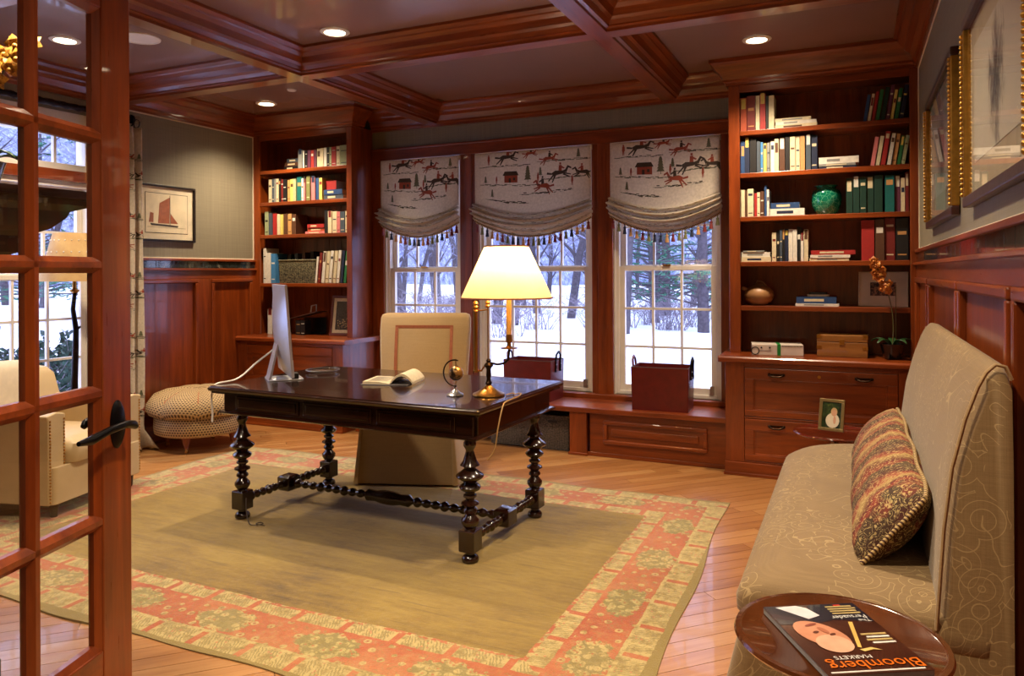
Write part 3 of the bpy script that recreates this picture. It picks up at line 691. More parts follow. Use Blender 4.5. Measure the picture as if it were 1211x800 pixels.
def desk():
    t = thing('writing_desk', 'dark carved writing desk with bobbin turned legs and H stretcher', 'desk', (-2.38, 3.52, .0135), R(-1.93))
    L, W = 1.72, 1.0; zt = .747
    top = M(); k = 0
    for (o, z) in ((-.030, .700), (-.012, .706), (-.012, .714), (-.004, .720), (0, .728), (0, .736), (-.008, .740), (-.010, zt), ): k += 1
    loops = [rrect(-L/2-o, L/2+o, -W/2-o, W/2+o, .012, z) for o, z in ((-.035, .703), (-.014, .709), (-.014, .717), (-.004, .722), (0, .729), (0, .737), (-.008, .741), (-.011, zt))]
    M().loft(loops).build('desktop', ebony, t, 30)
    ax, ay = .795, .425
    for s in (-1, 1):
        M().box(-ax, ax, s*ay-.012, s*ay+.012, .605, .703).build('apron', ebony, t, bevel=.003)
        M().box(s*ax-.012, s*ax+.012, -ay+.012, ay-.012, .605, .703).build('apron', ebony, t, bevel=.003)
        for x0, x1 in ((-.70, -.25), (-.22, .22), (.25, .70)):
            d = M().box(x0, x1, s*ay+s*.012-(.006 if s < 0 else 0), s*ay+s*.012+(.006 if s > 0 else 0), .618, .694).build('drawer_front', ebony, t, bevel=.004)
            M().box(x0+.02, x1-.02, s*ay+s*.018-(.004 if s < 0 else 0), s*ay+s*.018+(.004 if s > 0 else 0), .632, .68).build('drawer_panel', ebony, d, bevel=.003)
    lm = M().loft([rrect(-ax-.02-o, ax+.02+o, -ay-.02-o, ay+.02+o, .006, z) for o, z in ((-.03, .590), (.002, .590), (.012, .596), (.012, .602), (.0, .608), (-.03, .608))])
    lm.build('apron_ledge', ebony, t, 30)
    lx, ly = .735, .364
    leg = M().lathe(LEGP, n=20)
    leg.lathe([(.030, .052), (.022, .044), (.022, .036), (.036, .026), (.042, .015), (.040, .003), (.030, 0)], n=20)
    leg.lathe([(.030, .605), (.036, .598), (.030, .590)], n=20)
    lme = leg.mesh('leg', ebony_z, 40); blk = M().box(-.042, .042, -.042, .042, .05, .152)
    for sx in (-1, 1):
        for sy in (-1, 1):
            lo = obj_of('leg', lme, t, (sx*lx, sy*ly, 0)); b = blk.mesh('leg_block', ebony_z); bo = obj_of('leg_block', b, lo); bv = bo.modifiers.new('b', 'BEVEL'); bv.width = .004
    zs = .105
    for sx in (-1, 1):
        m = M()
        for sy in (-1, 1): bead(m, (sx*lx, sy*(ly-.04), zs), (sx*lx, sy*.05, zs), stretch_prof(6, .013, .024))
        so = m.build('side_stretcher', ebony_z, t, 40)
        M().loft([rrect(sx*lx-.045-o, sx*lx+.045+o, -.05-o, .05+o, .004, zs+z) for o, z in ((-.012, -.045), (0, -.036), (0, .036), (-.012, .045))]).build('stretcher_block', ebony_z, so, 30)
    m = M(); pf = []
    p = stretch_prof(9, .014, .024)
    pf = [(r, z*.38) for r, z in p] + [(.018, .385), (.034, .40), (.030, .44), (.038, .47), (.040, .5), (.038, .53), (.030, .56), (.034, .60), (.018, .615)] + [(r, .62+z*.38) for r, z in p]
    bead(m, (-lx+.045, 0, zs), (lx-.045, 0, zs), pf); m.build('long_stretcher', ebony_z, t, 40)
    return t
desk()
DZ = .761

# ------------------------------------------------------------------ desk chair
def desk_chair():
    t = thing('desk_chair', 'skirted buff upholstered desk chair with rust tape border', 'chair', (-2.72, 4.36, .013), R(19))
    # local: faces -y
    w = .30; yb = .27
    sk = M().loft([rrect(-w-.045, w+.045, -.315, yb+.04, .02, .012), rrect(-w-.02, w+.02, -.295, yb+.03, .03, .25), rrect(-w, w, -.28, yb+.02, .03, .44)])
    sk.build('skirt', M_chairfab, t, 40, .004)
    for s in (-1, 1):       # corner kick pleats
        M().loft([[(s*(w+.040), -.318, .012), (s*(w+.010), -.326, .012), (s*(w+.004), -.300, .012)], [(s*(w+.002), -.284, .43), (s*(w-.006), -.286, .43), (s*(w-.008), -.28, .43)]]).build('kick_pleat', M_chairfab, t, 60)
    M().loft([rrect(-w-.004, w+.004, -.285, yb, .04, .435), rrect(-w-.012, w+.012, -.295, yb, .05, .46), rrect(-w-.012, w+.012, -.295, yb, .05, .50), rrect(-w+.03, w-.03, -.25, yb, .06, .525)]).build('seat_cushion', M_chairfab, t, 50)
    def sec(z, hw, y, th, r=.05): return [(x, y+dy, z) for x, dy in ((-hw+.0, -th*.2), (-hw+.02, -th*.5), (hw-.02, -th*.5), (hw, -th*.2), (hw, th*.2), (hw-.02, th*.5), (-hw+.02, th*.5), (-hw, th*.2))]
    bk = [sec(.43, .300, .25, .10), sec(.60, .310, .265, .11), sec(.8, .322, .290, .11), sec(.95, .330, .315, .10), sec(1.04, .328, .330, .09), sec(1.065, .318, .334, .075), sec(1.076, .290, .336, .05)]
    M().loft(bk).build('backrest', M_chairfab, t, 60)
    def yf(z): return .198 + (z-.43)*(.09/.61)*.98 + (.003 if z < .8 else 0)
    def fr(z):
        for a, b in zip(bk, bk[1:]):
            if a[0][2] <= z <= b[0][2]:
                k = (z-a[0][2])/(b[0][2]-a[0][2]); return a[1][1]*(1-k)+b[1][1]*k
    tp = M(); hw = .20; d = .004; wd = .011
    zs = [.56 + (.98-.56)*i/8 for i in range(9)]
    for s in (-1, 1):
        tp.loft([[(s*hw-wd, fr(z)-d, z), (s*hw+wd, fr(z)-d, z), (s*hw+wd, fr(z)+.002, z), (s*hw-wd, fr(z)+.002, z)] for z in zs])
    tp.box(-hw-wd, hw+wd, fr(.98)-d, fr(.98)+.004, .98-wd, .98+wd)
    tp.build('tape_border', M_trimtape, t)
desk_chair()

# ------------------------------------------------------------------ things on the desk
def computer():
    t = thing('desktop_computer', 'slim silver all-in-one computer seen from its side on the desk', 'computer', (-3.05, 3.45, DZ), R(49.5))
    # local: screen faces +x, width along y
    M().loft([rrect(-.11, .09, -.10, .10, .02, 0), rrect(-.11, .09, -.10, .10, .02, .005), rrect(-.108, .088, -.098, .098, .02, .007)]).build('foot', M_alu, t, 40, .001)
    M().prism([(-.110, .004), (-.100, .02), (-.055, .215), (-.045, .26), (-.038, .26), (-.046, .21), (-.088, .018), (-.095, .004)], 'y', -.075, .075).build('stand_neck', M_alu, t, 60)
    wd, z0, z1 = .27, .035, .555
    m = M(); ny = 12
    loops = []
    for j in range(11):
        z = z0 + (z1-z0)*j/10; bz = max(0, 1-abs((j/10-.5)*2)**2.2)
        loops.append([(.0 - .004 - .042*bz*max(0, 1-abs(y/wd)**2), y, z) for y in [wd*(-1+2*k/ny) for k in range(ny+1)]] + [(.010, wd, z), (.010, -wd, z)])
    tilt = Matrix.Rotation(R(-4), 4, 'Y')
    m.loft(loops); m.xf(tilt); m.build('display_shell', M_alu, t, 50)
    M().box(.0095, .0125, -wd+.004, wd-.004, z0+.10, z1-.004).xf(tilt).build('screen', M_black, t)
    M().box(.0095, .0125, -wd+.002, wd-.002, z0+.002, z0+.098).xf(tilt).build('chin', M_alu, t)
    M().box(.02, .06, -.10, -.03, .0075, .04).build('cable_clip', M_black, t, bevel=.004)
computer()
def cord(name, label, pts, r, mat, cat='cable', sub=6):
    P = [Vector(p) for p in pts]; out = []
    for i in range(len(P)-1):
        a, b, c, d = P[max(i-1, 0)], P[i], P[i+1], P[min(i+2, len(P)-1)]
        for k in range(sub):
            s = k/sub; out.append(.5*((2*b) + (c-a)*s + (2*a-5*b+4*c-d)*s*s + (3*b-a-3*c+d)*s**3))
    out.append(P[-1]); return tag(M().tube(out, r, 6).build(name, mat, smooth=60), label, cat)
cord('power_cable', 'white cable hanging from the back of the computer over the desk edge',
     [(-3.145, 3.455, .93), (-3.165, 3.42, .90), (-3.20, 3.36, .85), (-3.215, 3.29, .80), (-3.225, 3.23, .774), (-3.235, 3.17, .769), (-3.252, 3.12, .764), (-3.262, 3.10, .74), (-3.262, 3.09, .68), (-3.25, 3.085, .61), (-3.235, 3.07, .56)], .0055, M_whitecord)
cord('loose_cable', 'thin cable end lying on the rug beside the desk leg', [(-3.06, 3.14, .14), (-3.04, 3.12, .08), (-2.99, 3.09, .024), (-2.95, 3.10, .0185), (-2.93, 3.13, .0185), (-2.96, 3.14, .0185), (-2.95, 3.10, .024), (-2.90, 3.11, .0185)], .0028, M_inkdark)
def table_lamp():
    t = thing('table_lamp', 'brass candlestick table lamp with lit cream shade', 'lamp', (-1.676, 3.373, DZ))
    M().lathe([(.0005, 0), (.078, 0), (.082, .004), (.080, .010), (.070, .014), (.060, .018), (.040, .030), (.022, .042), (.014, .05), (.014, .055), (.0005, .056)], n=32).build('base', M_brass, t, 40)
    M().lathe([(.010, .05), (.018, .062), (.012, .072), (.010, .085), (.013, .10), (.011, .13), (.014, .138), (.022, .146), (.024, .152), (.018, .160), (.010, .168), (.013, .176), (.006, .185)], n=20).build('stem', M_darkbrass, t, 40)
    M().tube([(-.075, 0, .118), (-.04, 0, .122), (-.02, 0, .15), (0, 0, .153), (.02, 0, .158), (.03, 0, .165)], .005, 8).build('lower_arm', M_brass, t, 50)
    M().lathe([(.010, .112), (.016, .12), (.0125, .13), (.0125, .42), (.017, .424), (.012, .430), (.017, .438), (.016, .446), (.010, .452), (.015, .460), (.012, .470), (.004, .476)], (-.072, 0, 0), 16).build('post', M_brass, t, 40)
    M().lathe([(.0035, .18), (.0035, .44), (.010, .444), (.013, .452), (.009, .458), (.013, .466), (.010, .474), (.003, .478)], (-.003, 0, 0), 12).build('rod', M_brass, t, 40)
    M().tube([(-.072, 0, .432), (-.04, 0, .426), (-.003, 0, .432)], .0035, 8).build('upper_arm', M_brass, t, 50)
    M().tube([(0, 0, .165), (.05, 0, .158), (.085, 0, .165), (.11, 0, .185), (.114, 0, .215), (.114, 0, .245)], [.006, .006, .006, .006, .006, .007], 8).build('candle_arm', M_darkbrass, t, 50)
    M().lathe([(.004, .236), (.042, .240), (.044, .244), (.020, .246), (.012, .252), (.010, .268), (.016, .274), (.017, .29), (.014, .31), (.0005, .31)], (.114, 0, 0), 20).build('drip_pan', M_brass, t, 40)
    M().lathe([(.0135, .30), (.0135, .50), (.0005, .50)], (.114, 0, 0), 16).build('candle_sleeve', M_wax, t, 40)
    # shade : translucent
    tm = NT('cream_lamp_shade'); tr = tm.n('ShaderNodeBsdfTranslucent'); tr.inputs[0].default_value = (1, .90, .68, 1)
    df = tm.n('ShaderNodeBsdfDiffuse'); tm.put(df.inputs[0], tm.ramp(tm.noise(tm.coord('Object'), 80, 2), [(.3, srgb(238, 208, 150)), (.7, srgb(246, 220, 166))]))
    mx = tm.n('ShaderNodeMixShader'); mx.inputs[0].default_value = .6
    tm.t.links.new(df.outputs[0], mx.inputs[1]); tm.t.links.new(tr.outputs[0], mx.inputs[2]); tm.t.links.new(mx.outputs[0], tm.out.inputs[0])
    sc = (.103, 0, 0)
    M().lathe([(.229, .492), (.110, .748), (.108, .748), (.227, .492), (.229, .492)], sc, 40, caps=False).build('shade', tm.m, t, 60)
    for r, z in ((.2295, .492), (.1105, .748)): M().lathe([(r, z-.003), (r+.0015, z-.003), (r+.0015, z+.004), (r-.0025, z+.004), (r-.0025, z-.003), (r, z-.003)], sc, 40, caps=False).build('shade_binding', M_trimtape, t)
    sm = M(); sm.tube([(.114, 0, .50), (.114, 0, .54)], .012, 12)
    for k in range(3): a = 2*PI*k/3; sm.tube([(sc[0], 0, .70), (sc[0]+.109*math.cos(a), .109*math.sin(a), .745)], .0018, 6)
    sm.tube([(.114, 0, .54), (sc[0], 0, .70)], .002, 6); sm.build('shade_carrier', M_brass, t, 50)
    M().ball((.11, 0, .60), .03, 14, 10, (1, 1, 1.25)).build('bulb_glass', emis('lamp_bulb', (1, .85, .6), 10), t, 60)
    ld = bpy.data.lights.new('lamp_bulb_light', 'POINT'); ld.energy = LAMP_W; ld.color = (1, .82, .55); ld.shadow_soft_size = .035
    o = bpy.data.objects.new('bulb', ld); COL.objects.link(o); o.parent = t; o.location = (.11, 0, .66)
table_lamp()
cord('lamp_cord', 'beige cord curling from the lamp over the desk end', [(-1.585, 3.385, .7665), (-1.575, 3.45, .7665), (-1.555, 3.42, .7665), (-1.54, 3.46, .7665), (-1.525, 3.43, .7665), (-1.51, 3.36, .7665), (-1.506, 3.24, .7665), (-1.50, 3.20, .767), (-1.492, 3.16, .765), (-1.486, 3.12, .735), (-1.49, 3.09, .66), (-1.50, 3.075, .57), (-1.53, 3.06, .52)], .0034, plain('flax_cord', srgb(150, 116, 70), .7))
def globe():
    t = thing('desk_globe', 'miniature brass globe on a silver stand beside the lamp', 'globe', (-1.835, 3.31, DZ))
    M().lathe([(.0005, 0), (.042, 0), (.044, .005), (.036, .010), (.026, .013), (.016, .024), (.006, .03), (.005, .042), (.0005, .042)], n=24).build('base', M_silver, t, 40)
    m = M(); m.tube([(.0 + .066*math.sin(a), 0, .112 - .066*math.cos(a)*1.0) for a in [R(d) for d in range(8, -200, -12)]], .004, 8); m.xf(Matrix.Translation((.0, 0, 0))); m.build('meridian_arm', M_darkbrass, t, 50)
    gm = NT('globe_map'); n = gm.noise(gm.coord('Object'), 18, 4)
    M().ball((.006, 0, .112), .038, 18, 12).build('globe_ball', gm.fin(gm.ramp(n, [(.48, srgb(70, 52, 40)), (.53, srgb(196, 150, 88))]), .3, .7), t, 60)
    M().tube([(.002, 0, .04), (.006, 0, .078)], .003, 6).build('axis_pin', M_brass, t, 50); M().tube([(.006, 0, .146), (.004, 0, .186)], .003, 6).build('axis_pin', M_brass, t, 50)
globe()
def open_book():
    t = thing('open_book', 'open book with curled cream pages lying on the desk', 'book', (-2.36, 3.57, DZ), R(14))
    def page(u, sx, h0): return sx*(.005 + .14*u)
    for sx, hmax, nm in ((-1, .012, 'left'), (1, .05, 'right')):
        def f(u, v, sx=sx, hmax=hmax):
            x = sx*.155*u*(1 if sx < 0 else .86); z = .008 + (math.sin(min(1, u*1.6)*PI/2)*.010 if sx < 0 else math.sin(u*PI)**.8*hmax + .012*u)
            return (x, -.11+.22*v, z)
        k = M(); k.grid(f, 14, 8); base = len(k.v)
        top = [f(i/14, 0) for i in range(15)]
        for vv in (0, 1): k.add([f(i/14, vv) for i in range(15)] + [(f(i/14, vv)[0], -.11+.22*vv, max(.004, f(i/14, vv)[2]-.014)) for i in range(15)], [(i, i+1, 16+i, 15+i) for i in range(14)])
        e = [f(1, j/8) for j in range(9)]; k.add(e + [(x, y, max(.004, z-.014)) for x, y, z in e], [(j, j+1, 10+j, 9+j) for j in range(8)])
        k.build('pages', M_page, t, 40)
    M().box(-.165, .0, -.118, .118, 0, .004).box(0, .11, -.118, .118, 0, .004).build('cover', plain('grey_cover', srgb(120, 116, 120), .5), t, bevel=.001)
    lm = M()
    for i in range(9): lm.box(-.135, -.02, -.085+.019*i, -.079+.019*i, .0192, .0196)
    lm.build('printed_lines', plain('page_print', srgb(120, 110, 104), .8), t)
open_book()
def dish():
    t = thing('glass_dish', 'low clear glass dish catching light on the desk', 'dish', (-3.02, 3.75, DZ))
    gm = glass_mat('dish_glass', (.92, .95, .93), 1.6)
    M().lathe([(.0005, .001), (.05, .001), (.085, .006), (.10, .016), (.103, .017), (.098, .020), (.08, .011), (.05, .007), (.0005, .006)], n=32).build('bowl', gm, t, 50)
    M().lathe([(.099, .014), (.105, .016), (.105, .020), (.099, .021), (.099, .014)], n=32, caps=False).build('rim', M_silver, t, 50)
dish()

# ------------------------------------------------------------------ settee and its cushion
def settee():
    t = thing('settee', 'tan paisley upholstered high back settee along the wall', 'sofa', (0, 3.05, 0))
    y0, y1, xb = -.95, .95, .338
    def rr(x0, a, b, z, rc=(.05, .03, .03, .36)): return rrect(x0, xb-.03, a, b, (rc[0], rc[1], rc[2], rc[3]), z, 8)
    M().loft([rr(-.385, y0-.03, y1+.015, .004), rr(-.34, y0-.02, y1+.01, .20), rr(-.285, y0, y1, .43)]).build('skirt', M_sofa, t, 50)
    M().tube([Vector(p)+Vector((0, 0, 0)) for p in rr(-.287, y0-.003, y1+.003, .432)[:] ] + [rr(-.287, y0-.003, y1+.003, .432)[0]], .005, 6).build('piping', M_sofaplain, t, 60)
    M().loft([rr(-.285, y0, y1, .434), rr(-.298, y0-.012, y1+.012, .455), rr(-.300, y0-.014, y1+.014, .49), rr(-.288, y0-.004, y1+.002, .522), rr(-.25, y0+.03, y1-.03, .545, (.06, .03, .03, .34)), rr(-.20, y0+.10, y1-.10, .556, (.08, .03, .03, .30)), rr(-.12, y0+.2, y1-.2, .560, (.08, .03, .03, .2))]).build('seat', M_sofa, t, 70)
    # reclined back, rounded at its upper far corner
    prof0 = [(.180, .50), (.187, .60), (.197, .75), (.215, .90), (.243, 1.02), (.270, 1.10), (.287, 1.135), (.306, 1.155), (.326, 1.150), (.338, 1.12), (.340, .9), (.340, .02), (.20, .02)]
    loops = []
    ys = [y0-.01, y0+.0, y0+.02, y0+.05, y0+.12, -.5, -.2, .1, .4, .60, .72, .80, .86, .91, .94, y1, y1+.01]
    for y in ys:
        e0 = max(0, .05-(y-y0))/.06; rad = .30; q = y-(y1-rad)
        drop = rad-math.sqrt(max(0, rad*rad-q*q)) if q > 0 else 0; drop = min(drop, .33)
        e1 = max(0, (y-(y1-.05))/.06); pin = max(e0, e1)**2*.025
        loops.append([(min(.340, x+pin*(1 if x < .28 else 0)), y, .50+(z-.50)*((1-drop/.655) if z > .5 else 1)-pin*(z > 1)) for x, z in prof0])
    M().loft(loops).build('backrest', M_sofa, t, 70)
    M().tube([(x-.001, ys[0]-.001, z) for x, z in prof0[:10]], .005, 6).build('piping', M_sofaplain, t, 60)
    for yy in (y0+.06, y1-.1):
        for xx in (-.28, .28): M().lathe([(.022, 0), (.026, .003), (.026, .0035)], (xx, yy, 0), 12).build('glide', M_black, t)
settee()
def lumbar():
    t = thing('bolster_cushion', 'long red and gold paisley bolster cushion leaning on the settee', 'cushion', (.095, 3.02, .562))
    L = .72; ns = 26; loops = []; tilt = Matrix.Rotation(R(38), 3, 'Y')
    for i in range(ns+1):
        s = i/ns; y = -L+2*L*s; k = max(.02, (1-abs(2*s-1)**7))**.5; wv = 1+.05*math.sin(s*23)+.03*math.sin(s*41)
        hh = .138*(.90+.10*k); th = .074*k*wv+.004; lp = []
        for j in range(20):
            a = 2*PI*j/20; cx = math.copysign(abs(math.cos(a))**.75, math.cos(a)); sz = math.copysign(abs(math.sin(a))**1.25, math.sin(a))
            p = tilt @ Vector((cx*th, 0, sz*hh*(1+.03*math.sin(s*19)))); lp.append((p.x, y, p.z+.1))
        loops.append(lp)
    M().loft(loops).build('cushion_body', M_tapestry, t, 70)
    for s in (0, -1):
        lp = loops[s]; c = [Vector(p) for p in lp]; top = c[5]; bot = c[15]; mid = (top+bot)/2
        sgn = -1 if s == 0 else 1
        M().tube([top, top*.66+bot*.34+Vector((0, sgn*.004, 0)), top*.33+bot*.67+Vector((0, sgn*.004, 0)), bot], .0065, 8).build('end_cord', M_rope, t, 60)
    M().tube([Vector(l[5])+Vector((0, 0, .002)) for l in loops], .006, 8).build('edge_cord', M_rope, t, 60)
    M().tube([Vector(l[15])+Vector((0, 0, .002)) for l in loops], .006, 8).build('edge_cord', M_rope, t, 60)
lumbar()

# ------------------------------------------------------------------ side tables, magazine, photo
M_tabletop = wood('walnut_table', srgb(48, 22, 10), srgb(104, 56, 26), 'y', .14, 1.0, .8)
def round_table(label, loc, r, h, mat):
    t = thing('side_table', label, 'table', loc)
    M().lathe([(.0005, h-.020), (r-.02, h-.020), (r-.006, h-.016), (r, h-.009), (r-.003, h-.003), (r-.012, h-.002), (r-.016, h-.004), (.0005, h-.004)], n=56).build('tabletop', mat, t, 30)
    M().lathe([(.05, h-.020), (.045, h-.035), (.02, h-.06), (.016, h-.10), (.022, h*.62), (.030, h*.55), (.034, h*.50), (.024, h*.44), (.018, h*.36), (.030, h*.28), (.034, h*.24), (.03, .10), (.0005, .09)], n=24).build('pedestal', mat, t, 40)
    for k in range(3):
        a = 2*PI*k/3+.4; c, s = math.cos(a), math.sin(a)
        M().tube([(c*.02, s*.02, .14), (c*.07, s*.07, .13), (c*r*.6, s*r*.6, .06), (c*r*.85, s*r*.85, .018), (c*r*.95, s*r*.95, .014)], [.02, .018, .014, .012, .013], 10).build('foot', mat, t, 50)
    return t
round_table('small round walnut table holding the magazine', (-.03, 1.615, 0), .20, .66, M_tabletop)
round_table('small round table with a photo at the far end of the settee', (-.095, 4.26, 0), .205, .54, wood('mahogany_table', srgb(60, 16, 8), srgb(112, 40, 20), 'y', .14, 1, .8))
TXT = {}
def text(parent, body, size, mat, loc, rot=(0, 0, 0), name='lettering', ext=.0002, align='LEFT', sx=1.0):
    cu = bpy.data.curves.new(name, 'FONT'); cu.body = body; cu.size = size; cu.extrude = ext; cu.align_x = align; cu.resolution_u = 3
    tmp = bpy.data.objects.new('tmp_text', cu); COL.objects.link(tmp)
    dg = bpy.context.evaluated_depsgraph_get(); dg.update()
    me = bpy.data.meshes.new_from_object(tmp.evaluated_get(dg)); bpy.data.objects.remove(tmp); me.materials.clear(); me.materials.append(mat)
    o = obj_of(name, me, parent, loc, rot, (sx, 1, 1)); o['label'] = 'printed lettering'
    return o
def magazine():
    # corners in plan: cover reads from the far side of the table
    A, B, C, D = Vector((-.162, 1.659)), Vector((.005, 1.755)), Vector((.115, 1.522)), Vector((-.058, 1.405))
    cen = (A+B+C+D)/4; ang = math.atan2((A-B).y, (A-B).x)     # local +x runs from B to A: the cover is upside down to the viewer
    t = thing('magazine', 'glossy magazine with orange masthead and a face on its cover', 'magazine', (cen.x, cen.y, .6572), ang)
    w, h, th = .098, .134, .013
    M().box(-w, w, -h, h, .0005, th-.0006).build('pages', plain('magazine_pages', srgb(150, 150, 150), .6, 0, .1, 90), t)
    mb = plain('cover_brown', srgb(66, 32, 20), .22, 0, .35, 14, coat=.5)
    M().box(-w-.001, w+.001, -h-.001, h+.001, th-.0006, th).build('cover', mb, t)
    pm = lambda n, c: plain(n, c, .25, 0, .12, 30, coat=.5)
    def flat(pts, name, mat, lift): m = M(); m.loft([[(x, y, th+lift-.00015) for x, y in pts], [(x, y, th+lift) for x, y in pts]]); return m.build(name, mat, t)
    def ell(cx, cy, a, b, rot=0, n=24): return [(cx+a*math.cos(q)*math.cos(rot)-b*math.sin(q)*math.sin(rot), cy+a*math.cos(q)*math.sin(rot)+b*math.sin(q)*math.cos(rot)) for q in [2*PI*k/n for k in range(n)]]
    flat([(-w, -h), (w, -h), (w, -.055), (.03, -.05), (-.02, -.065), (-w, -.05)], 'cover_print', pm('suit_navy', srgb(24, 24, 40)), .0004)
    flat([(.075, -.128), (.03, -.072), (.0, -.085), (.012, -.12), (.03, -.132)], 'cover_print', pm('shirt_white', srgb(216, 212, 220)), .0008)
    flat(ell(.036, -.008, .040, .060, .45), 'cover_print', pm('skin_print', srgb(196, 134, 104)), .0012)
    flat(ell(.030, .030, .034, .034, .3), 'cover_print', pm('skin_light', srgb(222, 170, 142)), .0016)
    flat(ell(.016, -.004, .007, .004, .4), 'cover_print', pm('brow_print', srgb(96, 50, 36)), .0020)
    flat(ell(.044, -.016, .007, .004, .4), 'cover_print', pm('brow_print2', srgb(96, 50, 36)), .0020)
    flat(ell(.026, -.022, .006, .014, .4), 'cover_print', pm('nose_print', srgb(170, 104, 78)), .0020)
    flat(ell(.040, -.046, .014, .004, .3), 'cover_print', pm('mouth_print', srgb(130, 62, 50)), .0020)
    flat([(-.012, .050), (-.006, .046), (-.042, -.052), (-.050, -.050)], 'cover_print', pm('baton_gold', srgb(222, 184, 100)), .0012)
    flat([(-.004, .056), (-.030, .050), (-.046, .062), (-.030, .058), (-.01, .064)], 'cover_print', pm('baton_gold2', srgb(226, 196, 120)), .0016)
    mo, mw, mg = pm('masthead_orange', srgb(228, 112, 26)), pm('print_white', srgb(226, 224, 220)), pm('print_sand', srgb(190, 168, 110))
    text(t, 'Bloomberg', .043, mo, (-.094, .094, th+.0018), ext=.0001, sx=.92)
    text(t, 'MARKETS', .017, mw, (-.012, .077, th+.0024), ext=.0001)
    text(t, 'The', .016, mw, (-.092, -.060, th+.0018), ext=.0001); text(t, 'Persuader', .021, mw, (-.092, -.078, th+.0018), ext=.0001, sx=.85)
    for i in range(4): M().box(-.09+.004*(i % 2), -.03, -.092-.010*i, -.087-.010*i, th, th+.0012).build('print_line', mg, t)
    for i in range(4): M().box(-.09, -.045+.006*(i % 2), .030-.011*i, .036-.011*i, th, th+.0012).build('print_line', [mw, mg, mw, mg][i], t)
    M().box(-.085, .09, .126, .1305, th, th+.0012).build('print_line', mw, t)
    flat([(-.05, -.128), (-.065, -.128), (-.065, -.122), (-.05, -.122)], 'cover_print', pm('tag_red', srgb(190, 40, 30)), .0012)
magazine()
def photo_print(kind):
    if kind == 'portrait':
        t = NT('portrait_backdrop'); n = t.noise(t.coord('Object'), 40, 4, .7); return t.fin(t.ramp(n, [(.35, srgb(14, 22, 14)), (.6, srgb(46, 70, 34)), (.75, srgb(120, 130, 60))]), .3)
def standing_frame(name, label, loc, rotz, w, h, lean, frame_mat, fw, mat_mat, mw, pic_mat, depth=.016):
    t = thing(name, label, 'picture frame', loc, rotz)
    T = Matrix.Rotation(-lean, 4, 'X')
    def L(m): return m.xf(T)
    f = M().box(-w/2, w/2, 0, depth, 0, fw).box(-w/2, w/2, 0, depth, h-fw, h).box(-w/2, -w/2+fw, 0, depth, fw, h-fw).box(w/2-fw, w/2, 0, depth, fw, h-fw)
    L(f).build('frame', frame_mat, t, bevel=.002)
    L(M().box(-w/2+fw, w/2-fw, .007, .009, fw, h-fw)).build('mount', mat_mat, t)
    i = fw+mw; L(M().box(-w/2+i, w/2-i, .0055, .007, i, h-i)).build('picture', pic_mat, t)
    L(M().box(-w/2+fw, w/2-fw, .0025, .0035, fw, h-fw)).build('glazing', M_picglass, t)
    L(M().box(-w/2+fw*.5, w/2-fw*.5, .012, depth, fw*.5, h-fw*.5)).build('backing', M_black, t)
    return t, L
def photo1():
    t, L = standing_frame('photo_frame', 'small brass framed portrait photo standing on the round table', (-.115, 4.20, .5495), R(-14), .125, .165, R(14), plain('champagne_frame', srgb(150, 128, 84), .35, .7), .016, M_black, .0, photo_print('portrait'))
    skin, hair, cl = plain('photo_skin', srgb(214, 164, 132), .4), plain('photo_hair', srgb(206, 170, 120), .4), plain('photo_cream', srgb(226, 214, 190), .4)
    def blob(cx, cz, a, b, mat, lift, nm):
        m = M(); pts = [(cx+a*math.cos(q), cz+b*math.sin(q)) for q in [2*PI*k/16 for k in range(16)]]
        m.loft([[(x, .0053-lift, z) for x, z in pts], [(x, .0050-lift, z) for x, z in pts]]); L(m).build(nm, mat, t)
    blob(.006, .055, .034, .038, cl, 0, 'printed_figure'); blob(.012, .100, .016, .022, hair, .0003, 'printed_figure'); blob(.013, .094, .012, .017, skin, .0006, 'printed_figure'); blob(.016, .058, .007, .020, skin, .0003, 'printed_figure')
photo1()
def dotted(name, a, b, s=60, thr=.5):
    t = NT(name); n = t.noise(t.coord('Object'), s, 4, .7); return t.fin(t.ramp(n, [(thr-.05, a), (thr+.08, b)]), .5)
t, L = standing_frame('picture_frame', 'brown framed photograph with cream mount leaning behind the computer', (-4.255, 5.575, CT+.003), R(6), .30, .37, R(9), plain('brown_frame', srgb(96, 44, 30), .4), .024, M_page, .030, plain('sepia_dark', srgb(44, 32, 20), .5))
dg_ = dotted('gilt_leaves', srgb(70, 52, 24), srgb(206, 176, 110), 90, .48)
_m = M()
for k in range(46):
    a = random.uniform(-.075, .075); b = random.uniform(.075, .165)-abs(a)*.3; s = random.uniform(.006, .013); an = random.uniform(0, PI)
    _m.poly([(a+s*math.cos(an), .0050, b+s*math.sin(an)), (a-s*.4*math.sin(an), .0050, b+s*.4*math.cos(an)), (a-s*math.cos(an), .0050, b-s*math.sin(an)), (a+s*.4*math.sin(an), .0050, b-s*.4*math.cos(an))])
o = L(_m).build('printed_leaves', dg_, t); o['kind'] = 'stuff'
t, L = standing_frame('picture_frame', 'small photo in a wide pale mount on the shelf by the orchid', (.175, 5.56, SH_R[4]+ST+.003), R(-6), .30, .235, R(10), plain('pale_frame', srgb(196, 184, 160), .4), .008, plain('pale_mount', srgb(206, 196, 172), .6), .064, dotted('group_photo', srgb(40, 32, 50), srgb(160, 120, 100), 50))
for i, (dx, c) in enumerate(((-.012, srgb(210, 160, 130)), (.02, srgb(200, 150, 120)), (.04, srgb(180, 130, 110)))):
    m = M(); m.loft([[(dx+.008*math.cos(q), yy, .125+.010*math.sin(q)) for q in [2*PI*k/12 for k in range(12)]] for yy in (.0053, .0050)]); L(m).build('printed_face', plain('face_print_%d' % i, c, .5), t)

